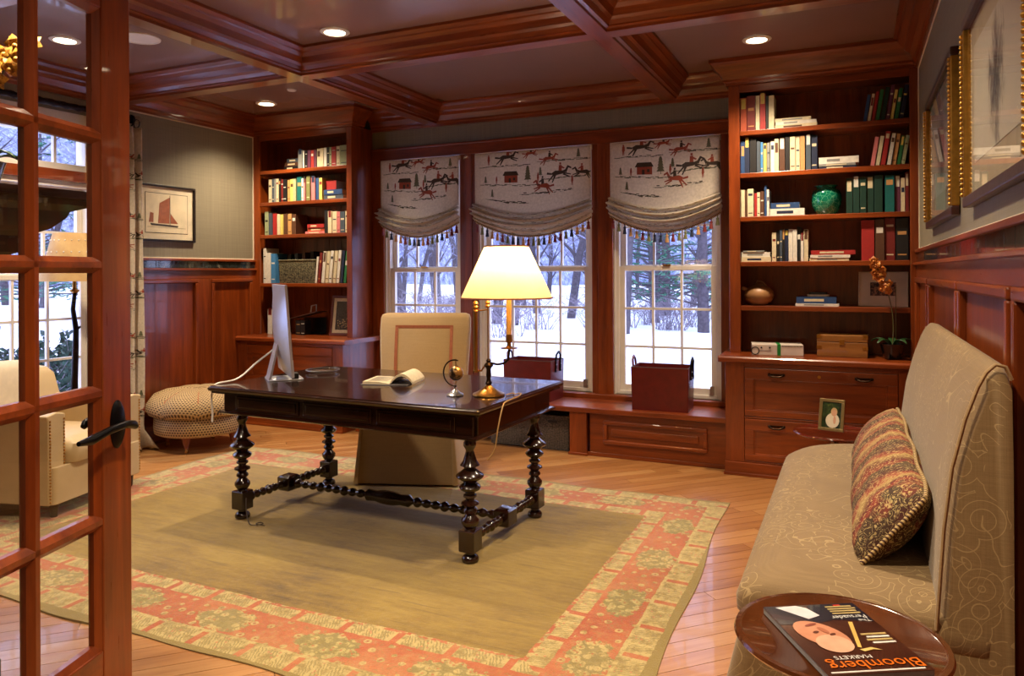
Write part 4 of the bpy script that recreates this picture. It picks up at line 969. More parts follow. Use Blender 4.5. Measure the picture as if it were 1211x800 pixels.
# ------------------------------------------------------------------ objects on the right bookcase
def vase():
    t = thing('vase', 'glazed emerald green round vase on the bookshelf', 'vase', (-.17, 5.60, SH_R[2]+ST+.0005))
    g = NT('emerald_crackle_glaze'); c = g.coord('Object'); n = g.voronoi(c, 34, 1, 'Distance', 'DISTANCE_TO_EDGE'); cr = (n < .03)
    mat = g.fin(g.mix(cr*.6, g.ramp(g.noise(c, 8, 3), [(.3, srgb(4, 84, 66)), (.7, srgb(14, 128, 98))]), srgb(110, 190, 150)), .12, coat=.6)
    M().lathe([(.055, 0), (.062, .004), (.078, .03), (.094, .07), (.100, .11), (.097, .145), (.084, .172), (.066, .184), (.063, .190), (.068, .198), (.072, .202), (.066, .202), (.058, .190), (.070, .17), (.085, .12), (.07, .05), (.001, .02)], n=36).build('body', mat, t, 40)
    M().lathe([(.064, .196), (.074, .199), (.074, .205), (.064, .206), (.064, .196)], n=36, caps=False).build('rim', mat, t, 40)
vase()
def clay_pot():
    t = thing('clay_jug', 'round tan clay jug with a side spout on the shelf', 'jug', (-.615, 5.58, SH_R[4]+ST+.0005))
    mat = plain('tan_clay', srgb(156, 112, 70), .45, 0, .3, 9)
    M().lathe([(.045, 0), (.06, .006), (.09, .035), (.103, .07), (.096, .10), (.07, .128), (.04, .14), (.028, .142), (.026, .150), (.030, .155), (.020, .155), (.018, .14), (.001, .13)], n=32).build('body', mat, t, 40)
    M().tube([(-.07, -.01, .10), (-.09, -.015, .113), (-.115, -.02, .122)], [.02, .014, .012], 12).build('spout', mat, t, 50)
    M().tube([(-.02, 0, .145), (-.01, 0, .17), (.02, 0, .165), (.05, 0, .135)], .008, 8).build('handle', mat, t, 50)
clay_pot()
def wooden_box():
    t = thing('wooden_box', 'oak box with brass corners and lock on the cherry ledge', 'box', (-.07, 5.52, CT), R(-2))
    wm = wood('oak_box', srgb(116, 70, 28), srgb(168, 112, 52), 'x', .35)
    w, d = .155, .105
    M().box(-w, w, -d, d, 0, .098).build('box_body', wm, t, bevel=.003)
    lid = M().box(-w, w, -d, d, .101, .145).build('lid', wm, t, bevel=.003)
    for sx in (-1, 1):
        for z0, z1, par in ((0.052, .074, t), (.123, .1465, lid)):
            M().box(min(sx*w, sx*(w-.03)) - (.001 if sx < 0 else 0), max(sx*w, sx*(w-.03)) + (.001 if sx > 0 else 0), -d-.0015, -d+.03, z0, z1).build('brass_corner', M_brass, par)
    M().box(-.016, .016, -d-.004, -d+.002, .082, .118).build('lock_plate', M_brass, t, bevel=.001)
wooden_box()
def white_box():
    t = thing('storage_box', 'white printed box file with a green band on the cherry ledge', 'box', (-.49, 5.47, CT+.0008), R(9))
    wm = plain('white_card', srgb(206, 192, 180), .5)
    M().box(-.165, .165, -.11, .11, 0, .072).build('box_body', wm, t, bevel=.002)
    M().box(-.003, .020, -.112, .112, -.0005, .0735).build('green_band', plain('green_card', srgb(20, 122, 48), .5), t)
    ring = M().lathe([(.022, 0), (.028, 0), (.028, .002), (.022, .002), (.022, 0)], n=24, caps=False).xf(Matrix.Rotation(PI/2, 4, 'X')).xf(Matrix.Translation((-.145, -.11, .030))); ring.build('printed_ring', M_black, t)
    for x in (-.105, -.05): M().lathe([(.0005, 0), (.006, 0), (.006, .002), (.0005, .002)], n=12).xf(Matrix.Rotation(PI/2, 4, 'X')).xf(Matrix.Translation((x, -.11, .052))).build('finger_hole', M_black, t)
    for i in range(14): M().box(.03+.0095*i, .036+.0095*i, -.1125, -.11, .064 if i % 2 else .061, .068).build('print_dash', M_black, t)
    M().box(-.12, -.04, -.1115, -.11, .030, .033).build('print_line', plain('grey_print', srgb(120, 110, 108), .6), t)
white_box()
def orchid(name, label, loc, rotz, h, flower_mat, lean, pot=True, n=11, fs=1.0):
    t = thing(name, label, 'plant', loc, rotz)
    pm = plain(name+'_pot_glaze', srgb(16, 18, 22), .2, 0, .2, coat=.5)
    M().lathe([(.045, 0), (.05, .004), (.062, .05), (.075, .095), (.078, .10), (.070, .10), (.058, .06), (.001, .055)], n=24).build('pot', pm, t, 40)
    M().lathe([(.0005, .085), (.068, .083), (.0005, .088)], n=16, caps=False).build('moss', plain('moss', srgb(60, 70, 34), .9), t)
    lf = plain('orchid_leaf', srgb(40, 74, 36), .35)
    for k in range(5):
        a = 2*PI*k/5+.3; L = .12+.02*(k % 2); m = M()
        def f(u, v, a=a, L=L):
            wv = .022*math.sin(PI*min(.98, u+.05))**.7*(v*2-1); r = .01+L*u; z = .09+.06*math.sin(u*PI*.7)-.03*u+abs(v*2-1)*.006
            return (math.cos(a)*r-math.sin(a)*wv, math.sin(a)*r+math.cos(a)*wv, z)
        m.grid(f, 8, 4); o = m.build('leaf', lf, t, 60); so = o.modifiers.new('s', 'SOLIDIFY'); so.thickness = .003
    stem = plain('orchid_stem', srgb(96, 92, 50), .5); pts = []
    for k in range(13):
        s = k/12; pts.append((lean[0]*s**2 + .012*math.sin(s*5), lean[1]*s**2, .08+h*s*(1-.12*s*s)))
    M().tube(pts, .0035, 6).build('stem', stem, t, 60)
    M().tube([(.02, .01, .08), (.022, .01, .08+h*.62)], .0025, 6).build('stake', stem, t, 60)
    fl_ = M()
    for k in range(5):
        a = 2*PI*k/5+PI/2; L = .030*fs; wv = .014*fs
        fl_.add([(0, 0, 0), (math.cos(a)*L*.5-math.sin(a)*wv, -.004*fs, math.sin(a)*L*.5+math.cos(a)*wv), (math.cos(a)*L, .004, math.sin(a)*L), (math.cos(a)*L*.5+math.sin(a)*wv, -.004*fs, math.sin(a)*L*.5-math.cos(a)*wv), (math.cos(a)*L*.5, -.009*fs, math.sin(a)*L*.5)], [(0, 1, 4), (1, 2, 4), (2, 3, 4), (3, 0, 4)])
    fl_.ball((0, -.008*fs, -.004*fs), .008*fs, 8, 6)
    fme = fl_.mesh('flower', flower_mat, 60); rr = random.Random(5)
    for k in range(n):
        s = .58+.42*k/(n-1); i = s*12; j = min(11, int(i)); p = Vector(pts[j]).lerp(Vector(pts[j+1]), i-j) + Vector((rr.uniform(-.03, .03)*fs, -.015+rr.uniform(-.012, .012), rr.uniform(-.02, .01)))
        obj_of('flower', fme, t, p, (rr.uniform(-.4, .4), rr.uniform(-.6, .6), rr.uniform(-.7, .7)))
    return t
orchid('orchid_plant', 'potted orchid with drooping orange blossoms on the cherry ledge', (.225, 5.42, CT), 0, .64, dotted('orange_petal', srgb(176, 92, 26), srgb(214, 146, 66), 60), (-.09, -.03), n=18)

# ------------------------------------------------------------------ books
PAL = dict(orange=(168, 72, 40), darkred=(112, 30, 26), cream=(206, 192, 158), red=(158, 36, 34), black=(22, 20, 22), white=(214, 208, 196), blue=(36, 66, 112), navy=(24, 34, 62), green=(34, 104, 58),
           darkgreen=(18, 54, 44), teal=(12, 94, 92), purple=(92, 42, 66), grey=(128, 128, 124), slate=(66, 76, 88), brown=(84, 52, 34), tan=(186, 138, 84), yellow=(206, 186, 96), sage=(150, 158, 120), pink=(196, 110, 110), olive=(112, 112, 66), skyblue=(64, 124, 176))
BM = {}
NICE = dict(darkred='dark red', darkgreen='dark green', skyblue='bright blue')
def bmat(c):
    if c not in BM: BM[c] = plain('book_cloth_'+c, srgb(*PAL[c]), .5, 0, .1, 40)
    return BM[c]
ORD = 'first second third fourth fifth sixth seventh eighth ninth tenth eleventh twelfth thirteenth fourteenth fifteenth sixteenth seventeenth eighteenth nineteenth twentieth twenty-first twenty-second twenty-third twenty-fourth'.split()
rb = random.Random(11)
def book(label, group, col, w, d, h, loc, roty=0, flat=False, rotz=0, band=None):
    """upright: spine towards -y, thickness along x, origin at the lower edge it leans on"""
    b = M(); bt = min(.0025, w*.2)
    if not flat:
        b.box(-w, -w+bt, 0, d, 0, h).box(-bt, 0, 0, d, 0, h).box(-w+bt, -bt, 0, bt, 0, h)
    else:
        b.box(0, w, 0, d, 0, bt).box(0, w, 0, d, h-bt, h).box(0, w, 0, bt, bt, h-bt)
    o = b.build('book', bmat(col), None, loc=loc, center=False); o.rotation_euler = (0, roty, rotz)
    tag(o, label, 'book', group)
    if not flat: M().box(-w+bt, -bt, bt, d-.004, .003, h-.003).build('pages', M_page, o)
    else: M().box(.003, w-.003, bt, d-.004, bt, h-bt).build('pages', M_page, o)
    if band and not flat:
        z0 = h*band[1]; M().box(-w*.86, -w*.14, -.0006, .0004, z0, z0+h*band[2]).build('title_band', bmat(band[0]), o)
    if band and not flat and band[2] < .1: M().box(-w*.86, -w*.14, -.0006, .0004, h*.12, h*.15).build('title_band', bmat(band[0]), o)
    if band and flat: M().box(w*.2, w*.2+w*band[2]*1.6, -.0006, .0004, h*.3, h*.7).build('title_band', bmat(band[0]), o)
    return o
def size_word(w): return 'slim' if w < .019 else ('thick' if w > .034 else 'medium')
def shelf_run(case, shelfname, end, zs, items, x_of, sc_w, sc_h, yfront, depth=.17):
    """items: (px, width px, height px, colour, lean deg)"""
    zs += .0005
    for k, (px, pw, ph, c, *ln) in enumerate(items):
        lean = R(ln[0]) if ln else 0; w, h = pw*sc_w*.97, ph*sc_h
        if lean: w *= .88
        x1 = x_of(px)+w; nm = NICE.get(c, c)
        lab = '%s %s book, %s from the %s, %s of %s bookcase' % (size_word(w), nm, ORD[k], end, shelfname, case)
        light = c in ('cream', 'white', 'yellow', 'tan', 'sage', 'pink', 'grey')
        band = None
        if rb.random() < .75: band = (rb.choice(['brown', 'navy', 'darkred', 'black'] if light else ['cream', 'tan', 'white', 'yellow']), rb.uniform(.55, .82), rb.choice((.03, .05, .08, .14, .3)))
        book(lab, 'upright books on the %s of the %s bookcase' % (shelfname, case), c, w, depth+rb.uniform(-.02, .015), h, (x1*1.0, yfront+rb.uniform(0, .012), zs + (w*math.sin(lean) if lean > 0 else 0)), lean, band=band)
def stack(case, shelfname, where, zs, layers, x_of, sc_w, sc_h, yfront):
    z = zs+.0005
    for k, (p0, p1, ph, c) in enumerate(layers):
        h = ph*sc_h; lab = '%s book lying %s in stack %s, %s, %s bookcase' % (NICE.get(c, c), ['lowest', 'second', 'third', 'fourth'][k], where, shelfname, case)
        book(lab, 'flat books on the %s of the %s bookcase' % (shelfname, case), c, x_of(p1)-x_of(p0), .17+rb.uniform(-.02, .01), h, (x_of(p0), yfront+.01+rb.uniform(0, .01), z), 0, True, 0, (rb.choice(['brown', 'navy', 'grey']) if c in ('cream', 'white') else 'cream', .4, rb.uniform(.2, .35)))
        z += h+.0004
yb = YB+.035
xr = lambda p: -.725 + (p-130)*1.057/763
xq = lambda p: -.725 + (p-140)*1.057/805
SW, SHH = 1.057/763, .00158
C1 = 'settee'
shelf_run(C1, 'top shelf', 'window', SH_R[0]+ST, [(131, 30, 150, 'orange'), (163, 40, 157, 'darkred'), (205, 19, 155, 'cream'), (226, 27, 160, 'red'), (255, 12, 148, 'black'), (268, 26, 150, 'cream')], xr, SW, SHH, yb)
stack(C1, 'top shelf', 'beside the red books', SH_R[0]+ST, [(297, 493, 17, 'cream'), (300, 490, 14, 'white'), (297, 465, 14, 'cream')], xr, SW, SHH, yb)
shelf_run(C1, 'top shelf', 'leaning group', SH_R[0]+ST, [(698, 16, 112, 'blue', 9), (717, 14, 114, 'cream', 9), (734, 14, 122, 'red', 9), (751, 18, 128, 'green', 9), (772, 20, 136, 'darkgreen', 9), (795, 16, 145, 'purple', 9), (814, 14, 122, 'yellow', 9), (831, 18, 126, 'green', 9), (852, 20, 138, 'navy', 9)], xr, SW, SHH, yb)
shelf_run(C1, 'second shelf', 'window', SH_R[1]+ST, [(131, 20, 145, 'blue'), (152, 22, 142, 'navy'), (176, 32, 152, 'black'), (210, 16, 140, 'slate'), (228, 12, 135, 'skyblue'), (242, 15, 128, 'yellow'), (259, 14, 130, 'grey'), (276, 18, 135, 'white'), (295, 20, 145, 'cream'), (318, 26, 150, 'brown'), (346, 20, 150, 'black'), (368, 25, 150, 'cream'), (395, 18, 150, 'cream'), (415, 22, 150, 'tan'), (442, 22, 150, 'slate'), (466, 28, 150, 'navy')], xr, SW, SHH, yb)
stack(C1, 'second shelf', 'past the navy books', SH_R[1]+ST, [(502, 668, 12, 'navy'), (500, 664, 10, 'grey'), (500, 678, 28, 'white')], xr, SW, SHH, yb)
shelf_run(C1, 'second shelf', 'leaning group', SH_R[1]+ST, [(728, 20, 120, 'pink', 9), (751, 18, 122, 'cream', 9), (772, 22, 140, 'red', 9), (799, 18, 130, 'white', 9), (820, 18, 128, 'tan', 9), (841, 16, 118, 'green', 9), (859, 17, 118, 'sage', 9)], xr, SW, SHH, yb)
shelf_run(C1, 'third shelf', 'window', SH_R[2]+ST, [(132, 18, 122, 'cream'), (152, 10, 118, 'brown'), (163, 30, 125, 'cream'), (196, 13, 105, 'red'), (210, 14, 108, 'cream'), (225, 18, 112, 'brown'), (245, 11, 138, 'blue'), (257, 11, 118, 'white')], xr, SW, SHH, yb)
stack(C1, 'third shelf', 'before the green vase', SH_R[2]+ST, [(270, 433, 32, 'white'), (274, 410, 26, 'blue')], xr, SW, SHH, yb)
shelf_run(C1, 'third shelf', 'vase', SH_R[2]+ST, [(622, 28, 150, 'darkgreen'), (652, 28, 152, 'darkgreen'), (682, 28, 152, 'darkgreen'), (712, 30, 154, 'darkgreen'), (744, 36, 156, 'darkgreen'), (790, 40, 152, 'teal'), (833, 22, 150, 'purple'), (857, 17, 140, 'cream'), (876, 14, 163, 'darkred')], xr, SW, SHH, yb)
SW2, SH2 = 1.057/805, .0015
stack(C1, 'fourth shelf', 'by the window end', SH_R[3]+ST, [(141, 292, 22, 'cream'), (142, 288, 22, 'white'), (150, 258, 8, 'grey')], xq, SW2, SH2, yb)
shelf_run(C1, 'fourth shelf', 'window', SH_R[3]+ST, [(298, 22, 135, 'cream'), (322, 14, 145, 'black'), (338, 12, 148, 'slate'), (351, 11, 150, 'black'), (363, 17, 150, 'navy'), (381, 20, 148, 'white'), (402, 21, 146, 'white'), (424, 16, 158, 'black'), (441, 14, 120, 'white'), (457, 20, 145, 'cream')], xq, SW2, SH2, yb)
stack(C1, 'fourth shelf', 'beside the thick red volume', SH_R[3]+ST, [(482, 670, 14, 'cream'), (486, 676, 14, 'white'), (490, 700, 20, 'red')], xq, SW2, SH2, yb)
shelf_run(C1, 'fourth shelf', 'large volume', SH_R[3]+ST, [(728, 60, 178, 'red'), (791, 42, 180, 'brown'), (835, 46, 184, 'darkred'), (884, 56, 182, 'black')], xq, SW2, SH2, yb)
stack(C1, 'bottom shelf', 'between jug and photo', SH_R[4]+ST, [(412, 622, 12, 'white'), (416, 610, 30, 'blue')], xq, SW2, SH2, yb+.02)
tr_ = thing('trinket_tray', 'small dark tray on the blue book in the bookcase', 'tray', (xq(522), yb+.10, SH_R[4]+ST+.0638+.0016))
M().loft([rrect(-.065, .065, -.05, .05, .01, 0), rrect(-.072, .072, -.056, .056, .012, .014)]).build('tray_base', M_page, tr_, 40); M().loft([rrect(-.06, .06, -.045, .045, .01, .0145), rrect(-.055, .055, -.04, .04, .01, .03)]).build('tray_cushion', M_black, tr_, 40)
# left bookcase (behind the computer)
C2 = 'computer'; xl = lambda p: -5.12 + (p-40)*1.009/835; SW3, SH3 = 1.009/835, .00102
stack(C2, 'top shelf', 'by the sailboat wall', SH_L[0]+ST, [(232, 390, 36, 'black'), (240, 392, 34, 'brown'), (262, 390, 34, 'slate')], xl, SW3, SH3, yb+.02)
shelf_run(C2, 'top shelf', 'stack', SH_L[0]+ST, [(400, 40, 168, 'grey'), (443, 14, 160, 'white'), (458, 24, 160, 'black'), (490, 28, 162, 'purple'), (520, 28, 160, 'red'), (550, 22, 160, 'purple'), (575, 34, 168, 'cream'), (611, 28, 170, 'cream'), (641, 26, 172, 'white'), (669, 26, 172, 'black'), (697, 18, 170, 'sage'), (717, 40, 172, 'red'), (760, 30, 174, 'cream'), (794, 74, 178, 'sage')], xl, SW3, SH3, yb)
shelf_run(C2, 'second shelf', 'sailboat wall', SH_L[1]+ST, [(106, 26, 215, 'cream'), (134, 22, 220, 'slate'), (158, 22, 220, 'grey'), (182, 22, 218, 'cream'), (206, 18, 215, 'black'), (226, 20, 212, 'darkred'), (248, 34, 208, 'black'), (290, 24, 200, 'tan'), (316, 32, 205, 'yellow'), (350, 28, 205, 'sage'), (382, 46, 222, 'teal'), (430, 18, 205, 'white'), (450, 18, 200, 'pink'), (470, 36, 228, 'olive'), (524, 38, 205, 'pink'), (566, 28, 200, 'blue'), (596, 28, 198, 'yellow')], xl, SW3, SH3, yb)
stack(C2, 'second shelf', 'by the window end', SH_L[1]+ST, [(634, 812, 44, 'slate'), (636, 806, 44, 'blue')], xl, SW3, SH3, yb)
book('red book lying aslant on top of the blue stack in the computer bookcase', 'flat books on the second shelf of the computer bookcase', 'red', .12, .15, .085, (xl(604)+.03, yb+.05, SH_L[1]+ST+.0908+.0016), 0, True, R(0), None)
xm = lambda p: -5.12 + (p-30)*1.009/515; SW4, SH4 = 1.009/515, .00162
shelf_run(C2, 'third shelf', 'sailboat wall', SH_L[2]+ST, [(46, 22, 138, 'sage'), (70, 20, 128, 'slate'), (94, 24, 125, 'red'), (120, 18, 120, 'cream'), (140, 16, 118, 'yellow'), (160, 24, 122, 'brown'), (187, 22, 120, 'tan'), (212, 24, 116, 'brown')], xm, SW4, SH4, yb)
stack(C2, 'third shelf', 'between the uprights', SH_L[2]+ST, [(286, 400, 14, 'pink'), (298, 400, 20, 'orange'), (300, 398, 20, 'red')], xm, SW4, SH4, yb)
shelf_run(C2, 'third shelf', 'flat stack', SH_L[2]+ST, [(403, 20, 132, 'black'), (425, 22, 124, 'cream'), (449, 24, 122, 'cream'), (475, 18, 120, 'pink'), (495, 26, 118, 'slate'), (523, 19, 120, 'cream')], xm, SW4, SH4, yb)
shelf_run(C2, 'fourth shelf', 'sailboat wall', SH_L[3]+ST, [(34, 16, 205, 'white'), (53, 24, 178, 'white'), (80, 28, 172, 'skyblue')], xm, SW4, SH4, yb)
shelf_run(C2, 'fourth shelf', 'basket', SH_L[3]+ST, [(346, 12, 150, 'white', 6), (362, 16, 172, 'darkred', 6), (382, 19, 178, 'white', 6), (405, 18, 178, 'cream', 6), (427, 18, 180, 'white', 6), (449, 18, 180, 'cream', 6), (471, 17, 182, 'white', 6), (491, 15, 180, 'navy', 6), (509, 15, 178, 'green', 6)], xm, SW4, SH4, yb)
shelf_run(C2, 'cabinet ledge', 'sailboat wall', CT, [(44, 28, 145, 'white'), (76, 22, 148, 'brown'), ], xm, SW4, SH4, yb+.03)
shelf_run(C2, 'cabinet ledge', 'document holder', CT, [(215, 30, 84, 'black'), (248, 26, 84, 'black')], xm, SW4, SH4, yb+.03, .10)
def basket(name, label, loc, w, d, h, mat, slot=True, group=None):
    t = thing(name, label, 'basket', loc, 0, group)
    a = [rrect(-w/2+.006, w/2-.006, -d/2+.006, d/2-.006, .012, 0), rrect(-w/2, w/2, -d/2, d/2, .014, h), rrect(-w/2+.01, w/2-.01, -d/2+.01, d/2-.01, .012, h), rrect(-w/2+.014, w/2-.014, -d/2+.014, d/2-.014, .012, .01)]
    M().loft(a).build('woven_body', mat, t, 40)
    rim = rrect(-w/2, w/2, -d/2, d/2, .014, h); M().tube([*rim, rim[0]], .007, 8).build('rim', mat, t, 50)
    if slot: M().box(-.04, .04, -d/2-.004, -d/2+.004, h-.055, h-.032).build('hand_slot', M_black, t, bevel=.002)
basket('shelf_basket', 'grey seagrass basket on the shelf behind the computer', (xm(230), yb+.13, SH_L[3]+ST+.0005), .44, .22, .215, M_wicker2, False)
for k, (x, c) in enumerate(((165, 'black'), (205, 'slate'), (250, 'brown'), (300, 'black'))):
    book('%s folder standing %s in the seagrass basket behind the computer' % (c, ORD[k]), 'folders in the seagrass basket', c, .035, .15, .26+.008*k, (xm(x)+.035, yb+.055, SH_L[3]+ST+.012))
basket('storage_basket', 'dark wicker basket in the bench niche against the post', (-2.135, 5.54, 0), .28, .26, .262, M_wicker, True)
basket('storage_basket', 'dark wicker basket in the bench niche away from the post', (-2.51, 5.56, 0), .36, .26, .25, M_wicker, True)
def binder():
    t = thing('desk_organiser', 'slanted silver document holder on the ledge behind the computer', 'organiser', (xm(255), yb+.13, CT))
    M().prism([(.03, .0), (.10, .0), (.10, .155), (.09, .155), (.09, .01), (.03, .01)], 'x', -.13, .13).build('holder', M_black, t, bevel=.002)
    M().loft([[(-.16, -.10, .145), (-.16, .08, .145), (-.16, .08, .152), (-.16, -.10, .152)], [(.16, -.10, .215), (.16, .08, .215), (.16, .08, .222), (.16, -.10, .222)]]).build('sloped_tray', M_silver, t)
    m = M(); m.tube([(.10, -.09, .215), (.11, -.09, .275), (.165, -.09, .285), (.165, -.09, .225)], .006, 8); m.build('wire_loop', M_silver, t, 50)
binder()

# ------------------------------------------------------------------ leather boxes on the bench
def leather_box(label, loc, rotz, w, d, h):
    t = thing('leather_box', label, 'box', loc, rotz)
    M().loft([rrect(-w/2+.006, w/2-.006, -d/2+.006, d/2-.006, .006, 0), rrect(-w/2, w/2, -d/2, d/2, .006, h), rrect(-w/2+.008, w/2-.008, -d/2+.008, d/2-.008, .006, h), rrect(-w/2+.014, w/2-.014, -d/2+.014, d/2-.014, .006, .012)]).build('body', M_leather_red, t, 30)
    rim = rrect(-w/2+.004, w/2-.004, -d/2+.004, d/2-.004, .006, h); M().tube([*rim, rim[0]], .004, 6).build('rim_stitching', M_inkdark, t, 50)
    for s in (-1, 1):
        x = s*(w/2+.003); pts = [(x, -.045, h-.09), (x, -.045, h), (x+s*.004, -.040, h+.045), (x+s*.005, 0, h+.07), (x+s*.004, .040, h+.045), (x, .045, h), (x, .045, h-.09)]
        m = M(); m.loft([[(p[0]-.004, p[1]-.006*(1 if p[1] < 0 else -1), p[2]-.004), (p[0]-.004, p[1]+.008*(1 if p[1] < 0 else -1), p[2]+.004), (p[0]+.004, p[1]+.008*(1 if p[1] < 0 else -1), p[2]+.004), (p[0]+.004, p[1]-.006*(1 if p[1] < 0 else -1), p[2]-.004)] for p in pts])
        m.tube(pts, .008, 8)
        m = M().tube(pts, .009, 8); m.build('handle', M_iron if s > 0 else M_leather_red, t, 60)
        for y in (-.045, .045):
            for z in (h-.03, h-.07): M().ball((x+s*.008, y, z), .006, 8, 6).build('stud', M_silver, t, 60)
leather_box('oxblood leather box with loop handles under the window beside the bookcase', (-1.295, 5.515, .3632), R(2), .42, .27, .315)
leather_box('oxblood leather box with loop handles under the window behind the lamp', (-2.36, 5.57, .3632), R(-2), .42, .27, .315)

# ------------------------------------------------------------------ ottoman
def ottoman():
    t = thing('ottoman', 'round tufted woven ottoman with pleated sides on brass casters', 'ottoman', (-4.77, 4.40, 0))
    n = 64; r0 = .335
    def ring(r, z, amp, ph=0): return [((r+amp*(abs(math.sin(4*a))**.6-.6))*math.cos(a+ph), (r+amp*(abs(math.sin(4*a))**.6-.6))*math.sin(a+ph), z+(.012*amp/.02 if amp else 0)*(-1)*(1-abs(math.sin(4*a))**.6)) for a in [2*PI*k/n for k in range(n)]]
    M().loft([ring(r0-.02, .13, 0), ring(r0, .14, 0), ring(r0+.005, .20, 0), ring(r0, .28, 0), ring(r0-.03, .30, 0)]).build('drum', M_ottoman, t, 60)
    M().loft([ring(r0-.02, .285, .03), ring(r0+.03, .29, .03), ring(r0+.055, .33, .035), ring(r0+.050, .38, .035), ring(r0+.01, .43, .03), ring(r0-.07, .462, .024), ring(r0-.14, .472, .018), ring(.14, .480, .01), ring(.05, .470, 0), ring(.012, .455, 0)]).build('cushion_top', M_ottoman, t, 70)
    M().ball((0, 0, .462), .018, 12, 8, (1, 1, .6)).build('tuft_button', M_ottoman, t, 60)
    for k in range(8):
        a = 2*PI*k/8+0; M().tube([(q*math.cos(a), q*math.sin(a), zz) for q, zz in ((.335, .29), (.352, .335), (.335, .41), (.235, .452), (.10, .470))], .004, 6).build('seam', M_trimtape, t, 60)
    for k in range(4):
        a = 2*PI*k/4+PI/4-.35; x, y = .26*math.cos(a), .26*math.sin(a)
        lg = M().lathe([(.018, .045), (.016, .05), (.024, .08), (.034, .13), (.034, .135)], (x, y, 0), 14).build('leg', cherry['z'], t, 50)
        M().lathe([(.010, .052), (.014, .046), (.010, .038), (.008, .034)], (x, y, 0), 12).ball((x, y+.004, .018), .018, 12, 8, (.5, 1, 1)).build('caster', M_brass, lg, 50)
ottoman()

# ------------------------------------------------------------------ armchair, floor lamp, curtain by the side window
def armchair():
    t = thing('armchair', 'cream leather armchair with nailhead trim seen through the french door', 'armchair', (-4.495, 2.985, 0), R(14))
    mt = M_cream_leather; w, d = .36, .36          # faces +x
    M().loft([rrect(-d, d, -w, w, .03, .09), rrect(-d, d, -w, w, .03, .30)]).build('base', mt, t, 40, .004)
    M().loft([rrect(-.25, d+.02, -w+.11, w-.11, .05, .302), rrect(-.25, d+.035, -w+.10, w-.10, .06, .35), rrect(-.25, d+.03, -w+.105, w-.105, .06, .41), rrect(-.22, d-.03, -w+.15, w-.15, .06, .44)]).build('seat_cushion', mt, t, 60)
    for s in (-1, 1):
        y0, y1 = sorted((s*(w+.02), s*(w-.105)))
        prof = [(y0, .09), (y1, .09), (y1, .56), (y1+(.0 if s < 0 else .012), .59), ((y0+y1)/2, .605), (y0-(.012 if s < 0 else 0), .59), (y0, .56)]
        arm = M().prism(prof, 'x', -d, d-.02).build('arm', mt, t, 40, .008)
        yy = [y0+.012, y1-.012]
        nm = M()
        for q in yy:
            for k in range(26): nm.ball((d-.018, q, .11+.018*k), .006, 6, 4)
        o = nm.build('nailheads', M_brass, arm, 60); o['kind'] = 'stuff'
    M().loft([rrect(-d-.02, -.20, -w-.015, w+.015, .06, .09), rrect(-d-.04, -.21, -w-.018, w+.018, .07, .55), rrect(-d-.08, -.26, -w-.01, w+.01, .07, .73), rrect(-d-.08, -.29, -w+.03, w-.03, .06, .775), rrect(-d-.05, -.32, -w+.08, w-.08, .04, .785)]).build('backrest', mt, t, 60)
    for sx in (-1, 1):
        for sy in (-1, 1): M().lathe([(.014, 0), (.020, .02), (.026, .09), (.026, .092)], (sx*(d-.05), sy*(w-.05), .0), 12).build('leg', M_darkwood, t, 50)
    p = thing('throw_pillow', 'plump cream pillow standing against the armchair back', 'cushion', (-4.64, 2.83, .445), R(14))
    def pil(m, hw, hh, th):
        def f(u, v, s): a, b = u*2-1, v*2-1; k = (max(0, 1-a**4)*max(0, 1-b**4))**.5; return (s*th*k, a*hw*(1-.06*b*b), hh+b*hh*(1-.06*a*a))
        m.grid(lambda u, v: f(u, v, 1), 14, 14); m.grid(lambda u, v: f(u, v, -1), 14, 14)
    m = M(); pil(m, .22, .21, .07); m.xf(Matrix.Rotation(R(-12), 4, 'Y')); m.build('pillow_body', M_linen, p, 70)
armchair()
